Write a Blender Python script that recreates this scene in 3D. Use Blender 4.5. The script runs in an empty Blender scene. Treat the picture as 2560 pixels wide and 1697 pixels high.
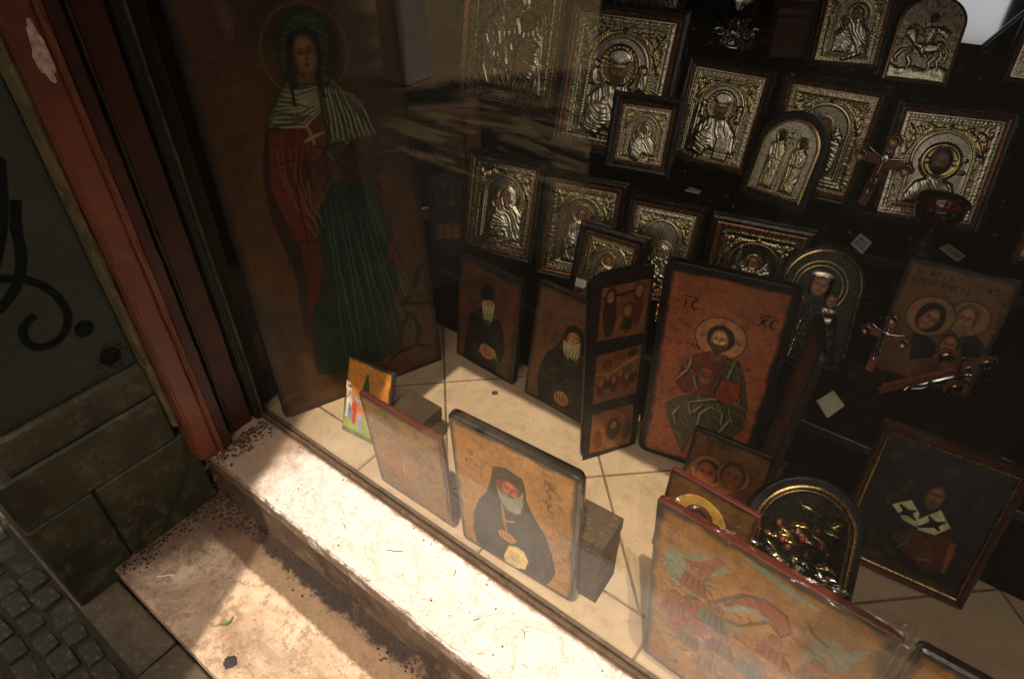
import bpy, bmesh, math, random
import numpy as np
from mathutils import Vector, Matrix, Euler
R_ = math.radians
SC = bpy.context.scene
COL = SC.collection
random.seed(7)

# ------------------------------------------------------------------ camera, sky, sun, exposure
cam = bpy.data.cameras.new("camera")
cam.sensor_width = 36.0
cam.lens = 1650.0 / 2560.0 * 36.0
cam.clip_start = 0.02
cam.clip_end = 400.0
cam_ob = bpy.data.objects.new("camera", cam)
COL.objects.link(cam_ob)
cx = Vector((0.79613902, 0.60510184, -0.00379834))
cy = Vector((0.37688243, -0.50075965, -0.77923001))
cz = Vector((-0.47341557, 0.61894388, -0.62672655))
rot = Matrix((cx, -cy, -cz)).transposed()
cam_ob.matrix_world = Matrix.Translation((0, 0, 1.1)) @ rot.to_4x4()
SC.camera = cam_ob

SUN_AZ, SUN_EL = 112.0, 66.0          # heading the light travels towards, height of the sun
trav = Vector((math.cos(R_(SUN_AZ)) * math.cos(R_(SUN_EL)), math.sin(R_(SUN_AZ)) * math.cos(R_(SUN_EL)), -math.sin(R_(SUN_EL))))
w = bpy.data.worlds.new("World")
SC.world = w
w.use_nodes = True
nt = w.node_tree
sky = nt.nodes.new("ShaderNodeTexSky")
sky.sky_type = 'NISHITA'
sky.sun_disc = False
sky.sun_elevation = R_(SUN_EL)
sky.sun_rotation = math.atan2(-trav.x, -trav.y)
sky.air_density = 0.35
sky.dust_density = 9.0
sky.ozone_density = 0.0
bg = nt.nodes["Background"]
bg.inputs[1].default_value = 0.12
nt.links.new(sky.outputs[0], bg.inputs[0])
sun = bpy.data.lights.new("sun", 'SUN')
sun.energy = 4.2
sun.angle = R_(0.5)
sun.color = (1.0, 0.885, 0.76)
sun_ob = bpy.data.objects.new("sun", sun)
COL.objects.link(sun_ob)
sun_ob.rotation_euler = trav.to_track_quat('-Z', 'Y').to_euler()
sun_ob.location = (2, -4, 6)
vs = SC.view_settings
vs.view_transform = 'Standard'
vs.look = 'None'
vs.exposure = 0.48
vs.gamma = 1.0
vs.use_curve_mapping = False
SC.cycles.use_denoising = True
SC.cycles.use_adaptive_sampling = False
SC.cycles.blur_glossy = 0.3
SC.cycles.max_bounces = 10
SC.cycles.transparent_max_bounces = 16
SC.cycles.sample_clamp_indirect = 2.5

# ------------------------------------------------------------------ small helpers
def lin(h):
    h = h.lstrip('#')
    v = [int(h[i:i + 2], 16) / 255 for i in (0, 2, 4)]
    return tuple(c / 12.92 if c <= 0.04045 else ((c + 0.055) / 1.055) ** 2.4 for c in v)

def tag(o, label=None, cat=None, group=None, kind=None):
    if label: o['label'] = label
    if cat: o['category'] = cat
    if group: o['group'] = group
    if kind: o['kind'] = kind
    return o

def empty(name, label, cat, loc=(0, 0, 0), mat=None, group=None):
    o = bpy.data.objects.new(name, None)
    o.empty_display_size = 0.05
    COL.objects.link(o)
    if mat is not None: o.matrix_world = mat
    else: o.location = loc
    tag(o, label, cat, group)
    return o

def obj(name, verts, faces, mat, parent=None, smooth=False, label=None, kind=None):
    me = bpy.data.meshes.new(name)
    me.from_pydata([tuple(v) for v in verts], [], faces)
    me.materials.append(mat)
    if smooth:
        me.polygons.foreach_set("use_smooth", [True] * len(me.polygons))
    me.update()
    o = bpy.data.objects.new(name, me)
    COL.objects.link(o)
    if parent is not None: o.parent = parent
    tag(o, label, kind=kind)
    return o

def bm_obj(name, bm, mat, parent=None, smooth=False, label=None, kind=None):
    me = bpy.data.meshes.new(name)
    bm.normal_update()
    bm.to_mesh(me); bm.free()
    me.materials.append(mat)
    if smooth:
        me.polygons.foreach_set("use_smooth", [True] * len(me.polygons))
    o = bpy.data.objects.new(name, me)
    COL.objects.link(o)
    if parent is not None: o.parent = parent
    tag(o, label, kind=kind)
    return o

def add_box(bm, lo, hi, bev=0.0, seg=1, jit=0.0, M=None):
    r = bmesh.ops.create_cube(bm, size=1.0)
    vs_ = r['verts']
    for v in vs_:
        for i in range(3):
            v.co[i] = lo[i] + (v.co[i] + 0.5) * (hi[i] - lo[i]) + (random.uniform(-jit, jit) if jit else 0)
    if M is not None: bmesh.ops.transform(bm, matrix=M, verts=vs_)
    if bev > 0:
        es = list({e for v in vs_ for e in v.link_edges})
        bmesh.ops.bevel(bm, geom=es, offset=bev, segments=seg, affect='EDGES', profile=0.7)

def box(name, lo, hi, mat, parent=None, bev=0.0, seg=1, jit=0.0, M=None, label=None, kind=None, smooth=False):
    bm = bmesh.new()
    add_box(bm, lo, hi, bev, seg, jit, M)
    return bm_obj(name, bm, mat, parent, smooth, label, kind)

def prism_xz(outline, y0, y1, bev=0.0, seg=2):
    """flat outline in x,z extruded from y0 (front) to y1 (back), rim of the front rounded"""
    bm = bmesh.new()
    fr = [bm.verts.new((x, y0, z)) for x, z in outline]
    f = bm.faces.new(fr)
    f.normal_update()
    if f.normal.y > 0: f.normal_flip()
    r = bmesh.ops.extrude_face_region(bm, geom=[f])
    nv = [g for g in r['geom'] if isinstance(g, bmesh.types.BMVert)]
    for v in nv: v.co.y = y1
    bmesh.ops.recalc_face_normals(bm, faces=bm.faces)
    if bev > 0:
        es = [e for e in bm.edges if len(e.link_faces) == 2 and e.calc_face_angle(0) > 1.2 and abs(e.verts[0].co.y - e.verts[1].co.y) < 1e-6]
        bmesh.ops.bevel(bm, geom=es, offset=bev, segments=seg, affect='EDGES', profile=0.6)
    return bm

def rrect(w_, h_, r=0.006, n=4, z0=0.0, top_arch=0.0):
    pts = []
    for (px, pz, a0) in ((w_ / 2 - r, z0 + r, -90), (w_ / 2 - r, z0 + h_ - r, 0), (-w_ / 2 + r, z0 + h_ - r, 90), (-w_ / 2 + r, z0 + r, 180)):
        for i in range(n + 1):
            a = R_(a0 + 90 * i / n)
            pts.append((px + r * math.cos(a), pz + r * math.sin(a)))
    return pts

def archline(w_, h_, n=20, z0=0.0, r=None):
    r = w_ / 2 if r is None else r
    zs = z0 + h_ - r
    pts = [(-w_ / 2, z0), (w_ / 2, z0)]
    for i in range(n + 1):
        a = math.pi * i / n
        pts.append((w_ / 2 * math.cos(a), zs + r * math.sin(a)))
    return pts

def ring_mesh(outer, profile):
    """sweep profile [(inset, y)] round a convex outline given as (x,z) list; mitred corners"""
    n = len(outer)
    nx = []
    for i in range(n):
        p0, p1, p2 = Vector(outer[i - 1]), Vector(outer[i]), Vector(outer[(i + 1) % n])
        d1, d2 = (p1 - p0).normalized(), (p2 - p1).normalized()
        n1, n2 = Vector((-d1.y, d1.x)), Vector((-d2.y, d2.x))
        m = (n1 + n2)
        m = m / max(m.dot(n1), 0.2)
        nx.append(m)
    cen = sum((Vector(p) for p in outer), Vector((0, 0))) / n
    if nx[0].dot(cen - Vector(outer[0])) < 0: nx = [-m for m in nx]
    V, F = [], []
    k = len(profile)
    for i in range(n):
        for ins, y in profile:
            q = Vector(outer[i]) + nx[i] * ins
            V.append((q.x, y, q.y))
    for i in range(n):
        j = (i + 1) % n
        for a in range(k - 1):
            F.append((i * k + a, i * k + a + 1, j * k + a + 1, j * k + a))
    return V, F

def tube(pts, rad, n=8, closed_ends=True):
    V, F = [], []
    P = [Vector(p) for p in pts]
    rads = rad if isinstance(rad, (list, tuple)) else [rad] * len(P)
    up = Vector((0, 0, 1))
    for i, p in enumerate(P):
        t = (P[min(i + 1, len(P) - 1)] - P[max(i - 1, 0)]).normalized()
        a = t.cross(up if abs(t.z) < 0.95 else Vector((1, 0, 0))).normalized()
        b = t.cross(a)
        for k in range(n):
            an = 2 * math.pi * k / n
            V.append(p + (a * math.cos(an) + b * math.sin(an)) * rads[i])
    for i in range(len(P) - 1):
        for k in range(n):
            k2 = (k + 1) % n
            F.append((i * n + k, i * n + k2, (i + 1) * n + k2, (i + 1) * n + k))
    if closed_ends:
        F.append(tuple(range(n))[::-1]); F.append(tuple(range((len(P) - 1) * n, len(P) * n)))
    return V, F

def lathe(prof, n=24, M=None):
    V, F = [], []
    for r, z in prof:
        for k in range(n):
            a = 2 * math.pi * k / n
            V.append((r * math.cos(a), r * math.sin(a), z))
    for i in range(len(prof) - 1):
        for k in range(n):
            k2 = (k + 1) % n
            F.append((i * n + k, i * n + k2, (i + 1) * n + k2, (i + 1) * n + k))
    if M is not None: V = [M @ Vector(v) for v in V]
    return V, F

def pose(x, y, z, yaw, tilt, roll, w_, h_):
    """matrix of an upright board: x along its width, y to its back, z up its face; origin at the middle of its foot"""
    yaw, tilt, roll = R_(yaw), R_(tilt), R_(roll)
    u = Vector((math.cos(yaw), math.sin(yaw), 0)); n = Vector((-math.sin(yaw), math.cos(yaw), 0))
    v = math.cos(tilt) * Vector((0, 0, 1)) + math.sin(tilt) * n
    u2 = math.cos(roll) * u + math.sin(roll) * v
    v2 = math.cos(roll) * v - math.sin(roll) * u
    b = v2.cross(u2)
    M = Matrix((u2, b, v2)).transposed().to_4x4()
    return Matrix.Translation(Vector((x, y, z)) + u2 * (w_ / 2)) @ M

# ------------------------------------------------------------------ materials
def new_mat(name):
    m = bpy.data.materials.new(name); m.use_nodes = True
    t = m.node_tree
    return m, t, t.nodes["Principled BSDF"]

def nd(t, typ, **k):
    n = t.nodes.new(typ)
    for a, v in k.items():
        if a.startswith('i_'): n.inputs[int(a[2:])].default_value = v
        else: setattr(n, a, v)
    return n

def noise(t, scale, detail=4, rough=0.55, coord='Object', dist=0.0, vec=None):
    n = nd(t, "ShaderNodeTexNoise")
    n.inputs['Scale'].default_value = scale; n.inputs['Detail'].default_value = detail
    n.inputs['Roughness'].default_value = rough; n.inputs['Distortion'].default_value = dist
    if vec is None:
        c = nd(t, "ShaderNodeTexCoord"); vec = c.outputs[coord]
    t.links.new(vec, n.inputs['Vector'])
    return n.outputs[0]

def ramp(t, fac, stops):
    r = nd(t, "ShaderNodeValToRGB")
    while len(r.color_ramp.elements) < len(stops): r.color_ramp.elements.new(0.5)
    for e, (p, c) in zip(r.color_ramp.elements, stops):
        e.position = p; e.color = (*c[:3], 1)
    t.links.new(fac, r.inputs[0])
    return r.outputs[0]

def mixc(t, fac, a, b, mode='MIX'):
    m = nd(t, "ShaderNodeMix", data_type='RGBA', blend_type=mode)
    for sock, val in ((m.inputs[0], fac), (m.inputs[6], a), (m.inputs[7], b)):
        if hasattr(val, 'links') or hasattr(val, 'is_linked'): t.links.new(val, sock)
        elif isinstance(val, (int, float)): sock.default_value = val
        else: sock.default_value = (*val[:3], 1)
    return m.outputs[2]

def math_(t, op, a, b=0.0, clamp=False):
    m = nd(t, "ShaderNodeMath", operation=op); m.use_clamp = clamp
    for s, v in ((m.inputs[0], a), (m.inputs[1], b)):
        if isinstance(v, (int, float)): s.default_value = v
        else: t.links.new(v, s)
    return m.outputs[0]

def sstep(t, x, a, b):
    m = nd(t, "ShaderNodeMapRange", interpolation_type='SMOOTHSTEP')
    t.links.new(x, m.inputs[0])
    m.inputs[1].default_value = a; m.inputs[2].default_value = b
    return m.outputs[0]

def bump(t, b, h, strength=0.3, dist=0.002):
    n = nd(t, "ShaderNodeBump"); n.inputs['Strength'].default_value = strength; n.inputs['Distance'].default_value = dist
    t.links.new(h, n.inputs['Height']); t.links.new(n.outputs[0], b.inputs['Normal'])

def xyz(t, coord='Object'):
    c = nd(t, "ShaderNodeTexCoord"); s = nd(t, "ShaderNodeSeparateXYZ")
    t.links.new(c.outputs[coord], s.inputs[0]); return s.outputs

def simple(name, c1, c2=None, scale=40, rough=0.5, metal=0.0, bmp=0.0, spec=0.5, bscale=None, coat=0.0):
    m, t, b = new_mat(name)
    c2 = c2 or tuple(x * 0.6 for x in c1)
    f = noise(t, scale, 5)
    t.links.new(ramp(t, f, [(0.35, c1), (0.7, c2)]), b.inputs['Base Color'])
    b.inputs['Metallic'].default_value = metal
    b.inputs['Specular IOR Level'].default_value = spec
    b.inputs['Coat Weight'].default_value = coat
    r2 = noise(t, scale * 2.3, 4)
    t.links.new(ramp(t, r2, [(0.3, (rough * 0.75,) * 3), (0.7, (min(1, rough * 1.3),) * 3)]), b.inputs['Roughness'])
    if bmp: bump(t, b, noise(t, bscale or scale * 4, 5), bmp)
    return m

def attr_mat(name, rough, metal, bmp, bscale, spec=0.5, coat=0.0, wear=0.25):
    m, t, b = new_mat(name)
    a = nd(t, "ShaderNodeAttribute", attribute_name="Col")
    f = noise(t, bscale * 0.35, 6, 0.65)
    dk = ramp(t, f, [(0.3, (1 - wear,) * 3), (0.62, (1.0,) * 3)])
    t.links.new(mixc(t, 1.0, a.outputs[0], dk, 'MULTIPLY'), b.inputs['Base Color'])
    b.inputs['Metallic'].default_value = metal
    b.inputs['Specular IOR Level'].default_value = spec
    b.inputs['Coat Weight'].default_value = coat
    b.inputs['Coat Roughness'].default_value = 0.15
    t.links.new(ramp(t, noise(t, bscale * 0.8, 3), [(0.3, (rough * 0.7,) * 3), (0.7, (min(1, rough * 1.35),) * 3)]), b.inputs['Roughness'])
    if bmp: bump(t, b, noise(t, bscale, 4, 0.6), bmp, 0.001)
    return m

M_METAL = attr_mat("repousse_metal", 0.28, 1.0, 0.12, 400, wear=0.35)
M_PAINT = attr_mat("icon_paint", 0.42, 0.0, 0.25, 260, spec=0.4, wear=0.3)
M_PRINT = attr_mat("printed_paper", 0.55, 0.0, 0.0, 200, wear=0.12)
M_VARN = attr_mat("varnished_paint", 0.45, 0.0, 0.2, 260, spec=0.5, wear=0.3)
M_BLACK = simple("black_lacquer", (0.005, 0.0045, 0.004), (0.010, 0.008, 0.006), 60, 0.42, bmp=0.1, spec=0.3)
M_GLOSS = simple("glossy_black_lacquer", (0.005, 0.0045, 0.004), (0.010, 0.008, 0.006), 60, 0.14, bmp=0.03, coat=0.5)
M_BOARD = simple("burnt_board_edge", (0.022, 0.013, 0.008), (0.008, 0.005, 0.004), 50, 0.45, bmp=0.2)
M_DARKFR = simple("dark_stained_frame", (0.011, 0.0065, 0.004), (0.006, 0.004, 0.003), 70, 0.32, bmp=0.1)
M_GILT = simple("bronzed_moulding", (0.48, 0.215, 0.075), (0.22, 0.095, 0.034), 90, 0.30, metal=0.75, bmp=0.1)
M_SILV = simple("silver_fillet", (0.62, 0.58, 0.50), (0.35, 0.32, 0.26), 120, 0.25, metal=1.0)
M_GOLDL = simple("gold_fillet", (0.62, 0.42, 0.16), (0.32, 0.2, 0.07), 120, 0.28, metal=1.0)
M_REDWOOD = simple("mahogany_frame", (0.085, 0.026, 0.012), (0.04, 0.013, 0.007), 45, 0.33, bmp=0.08)
M_BROWNFR = simple("red_brown_frame", (0.22, 0.065, 0.028), (0.13, 0.038, 0.017), 45, 0.33, bmp=0.08)
M_REDLAC = simple("red_lacquer_edge", (0.10, 0.020, 0.012), (0.075, 0.016, 0.010), 25, 0.2, bmp=0.05)
M_CROSSW = simple("reddish_cross_wood", (0.24, 0.070, 0.028), (0.12, 0.034, 0.015), 70, 0.4, bmp=0.15)
M_BRASS = simple("brass", (0.60, 0.42, 0.19), (0.32, 0.21, 0.09), 100, 0.2, metal=1.0)
M_STEEL = simple("polished_silver", (0.78, 0.74, 0.66), (0.5, 0.46, 0.4), 120, 0.16, metal=1.0)
M_BACK = simple("fibreboard_back", (0.05, 0.032, 0.018), (0.03, 0.02, 0.012), 80, 0.8)
M_CLOTH = simple("dark_shelf_cloth", (0.008, 0.0032, 0.002), (0.004, 0.002, 0.0014), 120, 0.9, bmp=0.4, bscale=900, spec=0.05)
M_SHELF = simple("dark_shelf_wood", (0.012, 0.008, 0.005), (0.007, 0.005, 0.0035), 20, 0.5, bmp=0.15)
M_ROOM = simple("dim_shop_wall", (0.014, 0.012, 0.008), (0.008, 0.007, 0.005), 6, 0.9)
M_WHITE = simple("white_card", (0.74, 0.70, 0.60), (0.62, 0.58, 0.48), 60, 0.6)
M_INK = simple("black_ink", (0.012, 0.012, 0.013), None, 30, 0.7)
RELIEF = 0.72
# ------------------------------------------------------------------ painter: colour, relief and piece of every cell of an icon's face
class Cv:
    def __init__(s, w_, h_, n, seed=1):
        s.w, s.h, s.A = w_, h_, h_ / w_
        s.n = n; s.m = int(round(n * s.A))
        s.a = 1.0 / n
        xs = np.linspace(-0.5, 0.5, s.n + 1); zs = np.linspace(0, s.A, s.m + 1)
        s.X, s.Z = np.meshgrid(xs, zs)
        s.c = np.zeros(s.X.shape + (3,)); s.hg = np.zeros(s.X.shape); s.lab = np.zeros(s.X.shape, int)
        s.rs = np.random.RandomState(seed)
        s.names = []
    def vn(s, f, fz=None, seed=0, X=None, Z=None):
        X = s.X if X is None else X; Z = s.Z if Z is None else Z
        fz = fz or f
        r = np.random.RandomState(seed + 11); g = r.rand(64, 64)
        x, z = (X + 7.3) * f, (Z + 3.1) * fz
        i, j = np.floor(x).astype(int), np.floor(z).astype(int)
        u, v = x - i, z - j
        u = u * u * (3 - 2 * u); v = v * v * (3 - 2 * v)
        i0, j0, i1, j1 = i % 64, j % 64, (i + 1) % 64, (j + 1) % 64
        return (g[j0, i0] * (1 - u) + g[j0, i1] * u) * (1 - v) + (g[j1, i0] * (1 - u) + g[j1, i1] * u) * v
    def fbm(s, f, o=4, seed=0):
        t, a = 0, 0.5
        for k in range(o): t = t + a * s.vn(f * 2 ** k, seed=seed + k); a *= 0.5
        return t / (1 - 0.5 ** o)
    def warp(s, amt=0.007, f=9, seed=5):
        """let every outline wander a little, as a brush does"""
        x = (s.vn(f, seed=seed) - .5) + .5 * (s.vn(f * 3, seed=seed + 1) - .5); z = (s.vn(f, seed=seed + 2) - .5) + .5 * (s.vn(f * 3, seed=seed + 3) - .5)
        s.X0, s.Z0 = s.X, s.Z
        s.X, s.Z = s.X + amt * x, s.Z + amt * z
    def age(s, amt=1.0, seed=6):
        """brush streaks, rubbed spots, fine age cracks and paint losses in the painted coat"""
        if hasattr(s, 'X0'): s.X, s.Z = s.X0, s.Z0
        st = s.vn(26, 90, seed) * .5 + s.vn(90, 26, seed + 1) * .5
        bl = s.fbm(5, 5, seed + 2)
        s.c = s.c * (1 + amt * (.55 * (st - .5) + .7 * (bl - .5)))[..., None]
        rub = np.clip((s.fbm(11, 4, seed + 7) - .60) * 6, 0, 1)[..., None] * .45 * amt
        s.c = s.c * (1 - rub) + (s.c * .5 + np.array((.12, .075, .035)) * .6) * rub
        cr = np.abs(s.fbm(8, 4, seed + 12) - .5)
        s.c = s.c * (1 - .5 * amt * np.clip(1 - cr / .012, 0, 1) * (s.vn(4, seed=seed + 20) > .45))[..., None]
        fl = (s.vn(s.n * .45, seed=seed + 30) > .94) & (s.vn(7, seed=seed + 31) > .5)
        s.c = np.where(fl[..., None], s.c * .5 + np.array((.16, .11, .06)) * .5, s.c)
    def lb(s, name):
        if name not in s.names: s.names.append(name)
        return s.names.index(name)
    def poly(s, pts):
        P = np.array(pts, float); n = len(P)
        d2 = np.full(s.X.shape, 1e9); ins = np.zeros(s.X.shape, bool)
        for i in range(n):
            ax, az = P[i]; bx, bz = P[(i + 1) % n]
            ex, ez = bx - ax, bz - az
            wx, wz = s.X - ax, s.Z - az
            t = np.clip((wx * ex + wz * ez) / (ex * ex + ez * ez + 1e-12), 0, 1)
            d2 = np.minimum(d2, (wx - t * ex) ** 2 + (wz - t * ez) ** 2)
            if abs(ez) > 1e-12:
                ins ^= ((az > s.Z) != (bz > s.Z)) & (s.X < ex * (s.Z - az) / ez + ax)
        d = np.sqrt(d2)
        return np.where(ins, -d, d)
    def ell(s, x, z, rx, rz, rot=0.0):
        c, q = math.cos(rot), math.sin(rot)
        dx, dz = s.X - x, s.Z - z
        u, v = dx * c + dz * q, -dx * q + dz * c
        k = np.sqrt((u / rx) ** 2 + (v / rz) ** 2)
        return (k - 1) * min(rx, rz)
    def line(s, pts, wd):
        P = np.array(pts, float); d = np.full(s.X.shape, 1e9); n = len(P) - 1
        L_ = 0
        for i in range(n):
            ax, az = P[i]; bx, bz = P[i + 1]; ex, ez = bx - ax, bz - az
            wx, wz = s.X - ax, s.Z - az
            t = np.clip((wx * ex + wz * ez) / (ex * ex + ez * ez + 1e-12), 0, 1)
            tt = (i + t) / n
            wl = wd * (0.55 + 0.9 * np.sin(np.pi * np.clip(tt, 0.05, 0.95)))
            d = np.minimum(d, np.hypot(wx - t * ex, wz - t * ez) - wl)
        return d
    def arch(s, x, z0, zs, r):
        return np.maximum(np.where(s.Z > zs, np.hypot(s.X - x, s.Z - zs) - r, np.abs(s.X - x) - r), z0 - s.Z)
    def rect(s, x0, x1, z0, z1):
        return np.maximum(np.maximum(x0 - s.X, s.X - x1), np.maximum(z0 - s.Z, s.Z - z1))
    def al(s, d, soft=1.0): return np.clip(0.5 - d / (s.a * 1.4 * soft), 0, 1)
    def fill(s, d, col, lab=None, op=1.0, soft=1.0):
        a = s.al(d, soft)[..., None] * op
        s.c = s.c * (1 - a) + np.asarray(col) * a
        if lab: s.lab[d < 0] = s.lb(lab)
    def mul(s, d, k, soft=1.0):
        a = s.al(d, soft)[..., None]; s.c = s.c * (1 - a + a * np.asarray(k))
    def up(s, d, h, wd):
        """raise a smooth cushion of height h, rim width wd"""
        t = np.clip(-d / wd, 0, 1); s.hg = np.maximum(s.hg, h * np.sqrt(np.clip(1 - (1 - t) ** 2, 0, 1)) + np.where(d < 0, s.hg * 0.15, 0))
    def add(s, d, h): s.hg = s.hg + np.where(d < 0, h, 0)
    def ridge(s, d0, wd, h): s.hg = s.hg + h * np.exp(-(d0 / wd) ** 2)
    def bl(s, d): return np.exp(-np.clip(d, 0, None) / (s.a * 2))
    def build(s, parent, mats, default, y0=0.0, hk=1.0, zoff=0.0, mask=None, first='painted_panel'):
        """one mesh per piece; vertices on the face plane, relief towards the viewer (-y)"""
        H, W = s.X.shape
        V = np.stack([s.X * s.w, y0 - s.hg * s.w * hk * (RELIEF if default is M_METAL else 1.0), s.Z * s.w + zoff], -1).reshape(-1, 3)
        C4 = np.concatenate([np.clip(s.c, 0, 1).reshape(-1, 3), np.ones((H * W, 1))], 1)
        idx = np.arange(H * W).reshape(H, W)
        q = np.stack([idx[:-1, :-1], idx[:-1, 1:], idx[1:, 1:], idx[1:, :-1]], -1)
        lab = s.lab[:-1, :-1]
        out = {}
        keep = np.ones(lab.shape, bool) if mask is None else mask[:-1, :-1] < 0
        for li in np.unique(lab):
            sel = q[(lab == li) & keep]
            if len(sel) == 0: continue
            used, inv = np.unique(sel.reshape(-1), return_inverse=True)
            nm = (s.names[li] if s.names else first).split('#')[0]
            me = bpy.data.meshes.new(nm)
            me.vertices.add(len(used)); me.vertices.foreach_set("co", V[used].astype(np.float32).ravel())
            me.loops.add(len(inv)); me.loops.foreach_set("vertex_index", inv.astype(np.int32))
            me.polygons.add(len(sel))
            me.polygons.foreach_set("loop_start", np.arange(0, len(inv), 4, dtype=np.int32))
            me.polygons.foreach_set("use_smooth", np.ones(len(sel), bool))
            me.update(calc_edges=True)
            at = me.color_attributes.new("Col", 'FLOAT_COLOR', 'POINT')
            at.data.foreach_set("color", C4[used].astype(np.float32).ravel())
            me.materials.append(mats.get(nm, default))
            o = bpy.data.objects.new(nm, me); COL.objects.link(o); o.parent = parent
            out[nm] = o
        return out

GL = {  # stroke letters in a unit box
 'I': [[(.5, 0), (.5, 1)]], 'C': [[(.85, .85), (.5, 1), (.15, .7), (.12, .35), (.45, 0), (.85, .15)]],
 'X': [[(.05, 1), (.95, 0)], [(.95, 1), (.05, 0)]], 'O': [[(.5, 1), (.1, .7), (.1, .3), (.5, 0), (.9, .3), (.9, .7), (.5, 1)]],
 'W': [[(.15, .95), (.05, .3), (.3, 0), (.5, .35), (.7, 0), (.95, .3), (.85, .95)]], 'N': [[(.1, 0), (.1, 1), (.9, 0), (.9, 1)]],
 'A': [[(0, 0), (.5, 1), (1, 0)], [(.2, .35), (.8, .35)]], 'G': [[(.15, 0), (.15, 1), (.9, 1), (.9, .8)]],
 'H': [[(.1, 0), (.1, 1)], [(.9, 0), (.9, 1)], [(.1, .5), (.9, .5)]], 'F': [[(.5, 0), (.5, 1)], [(.5, .8), (.1, .6), (.2, .3), (.5, .25), (.8, .3), (.9, .6), (.5, .8)]],
 'E': [[(.85, 1), (.15, 1), (.15, 0), (.85, 0)], [(.15, .5), (.7, .5)]], 'K': [[(.15, 0), (.15, 1)], [(.9, 1), (.15, .45), (.9, 0)]],
 'S': [[(.9, 1), (.1, 1), (.55, .5), (.1, 0), (.9, 0)]], 'P': [[(.15, 0), (.15, 1), (.8, .9), (.8, .6), (.15, .5)]],
 'T': [[(.5, 0), (.5, 1)], [(.05, 1), (.95, 1)]], 'M': [[(.05, 0), (.15, 1), (.5, .4), (.85, 1), (.95, 0)]], '~': [[(0, .4), (.3, .7), (.7, .4), (1, .7)]],
 'L': [[(0, 0), (.5, 1), (1, 0)]], 'Y': [[(.05, 1), (.5, .5), (.95, 1)], [(.5, .5), (.5, 0)]],
}
def write(cv, text, x, z, size, col, wd=None, dx=(1, 0), adv=0.85, slant=0.0):
    wd = wd or size * 0.07
    L = math.hypot(*dx); ux, uz = dx[0] / L, dx[1] / L
    px, pz = x, z
    for ch in text:
        if ch != ' ':
            for st in GL[ch]:
                pts = [(px + (a * 0.7 * ux - b * uz * 1.0) * size, pz + (a * 0.7 * uz + b * ux) * size) for a, b in st]
                cv.fill(cv.line(pts, wd), col)
        px += ux * size * adv; pz += uz * size * adv
    return px, pz

SKIN = lin('c08452'); SKIND = lin('6e3c20'); HAIRC = lin('2e180d'); GREYB = lin('a79b82')
def face(cv, x, z, rx, rz, skin=SKIN, dark=SKIND, rot=0.0, lab=None, beard=None, hair=None, look=0.0, up=0.0):
    """an icon painter's face: warm oval, dark contour, brows, eyes, long nose, small mouth"""
    c, q = math.cos(rot), math.sin(rot)
    T = lambda a, b: (x + (a * rx) * c - (b * rz) * q, z + (a * rx) * q + (b * rz) * c)
    if hair is not None: cv.fill(cv.ell(x, z + rz * 0.15, rx * 1.28, rz * 1.2, rot), hair, lab)
    d = cv.ell(x, z, rx, rz, rot)
    cv.fill(d, dark, lab)
    cv.fill(cv.ell(*T(look * .2, -.02), rx * 0.82, rz * 0.88, rot), skin, None, soft=4)
    cv.fill(cv.ell(*T(look * .3, .48), rx * 0.5, rz * 0.26, rot), tuple(min(1, k * 1.35) for k in skin), None, 0.7, soft=4)
    for sgn in (-1, 1):
        cv.fill(cv.ell(*T(look * .35 + sgn * .36, .12), rx * .26, rz * .10, rot), dark, None, 0.9, soft=2)
        cv.fill(cv.ell(*T(look * .35 + sgn * .36, .11), rx * .11, rz * .06, rot), lin('140a06'))
        cv.fill(cv.line([T(look * .35 + sgn * .1, .26), T(look * .35 + sgn * .4, .34), T(look * .35 + sgn * .62, .24)], rx * 0.045), lin('2a150b'))
        cv.fill(cv.ell(*T(look * .3 + sgn * .42, -.22), rx * .22, rz * .15, rot), tuple(min(1, k * 1.25) for k in skin), None, 0.6, soft=4)
    cv.fill(cv.line([T(look * .4 + .08, .22), T(look * .45 + .1, -.16), T(look * .4 - .08, -.22)], rx * 0.05), dark)
    cv.fill(cv.line([T(look * .35 - .22, -.44), T(look * .35 + .2, -.44)], rx * 0.06), lin('5a1a10'))
    if beard is not None:
        cv.fill(cv.poly([T(-.85, -.1), T(-.5, -.34), T(0, -.38), T(.5, -.34), T(.85, -.1), T(.75, -.9), T(.3, -1.35), T(0, -1.45), T(-.3, -1.35), T(-.75, -.9)]), beard, lab)
        for k in range(5):
            a = -0.6 + 0.3 * k
            cv.fill(cv.line([T(a, -.5), T(a * .8, -.9), T(a * .5, -1.3)], rx * 0.035), tuple(k2 * 0.5 for k2 in beard))
        cv.fill(cv.line([T(-.2, -.52), T(.2, -.52)], rx * 0.06), lin('5a1a10'))
    if up: cv.up(cv.ell(x, z, rx * 1.05, rz * 1.1, rot), up, rx)
    return d

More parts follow.
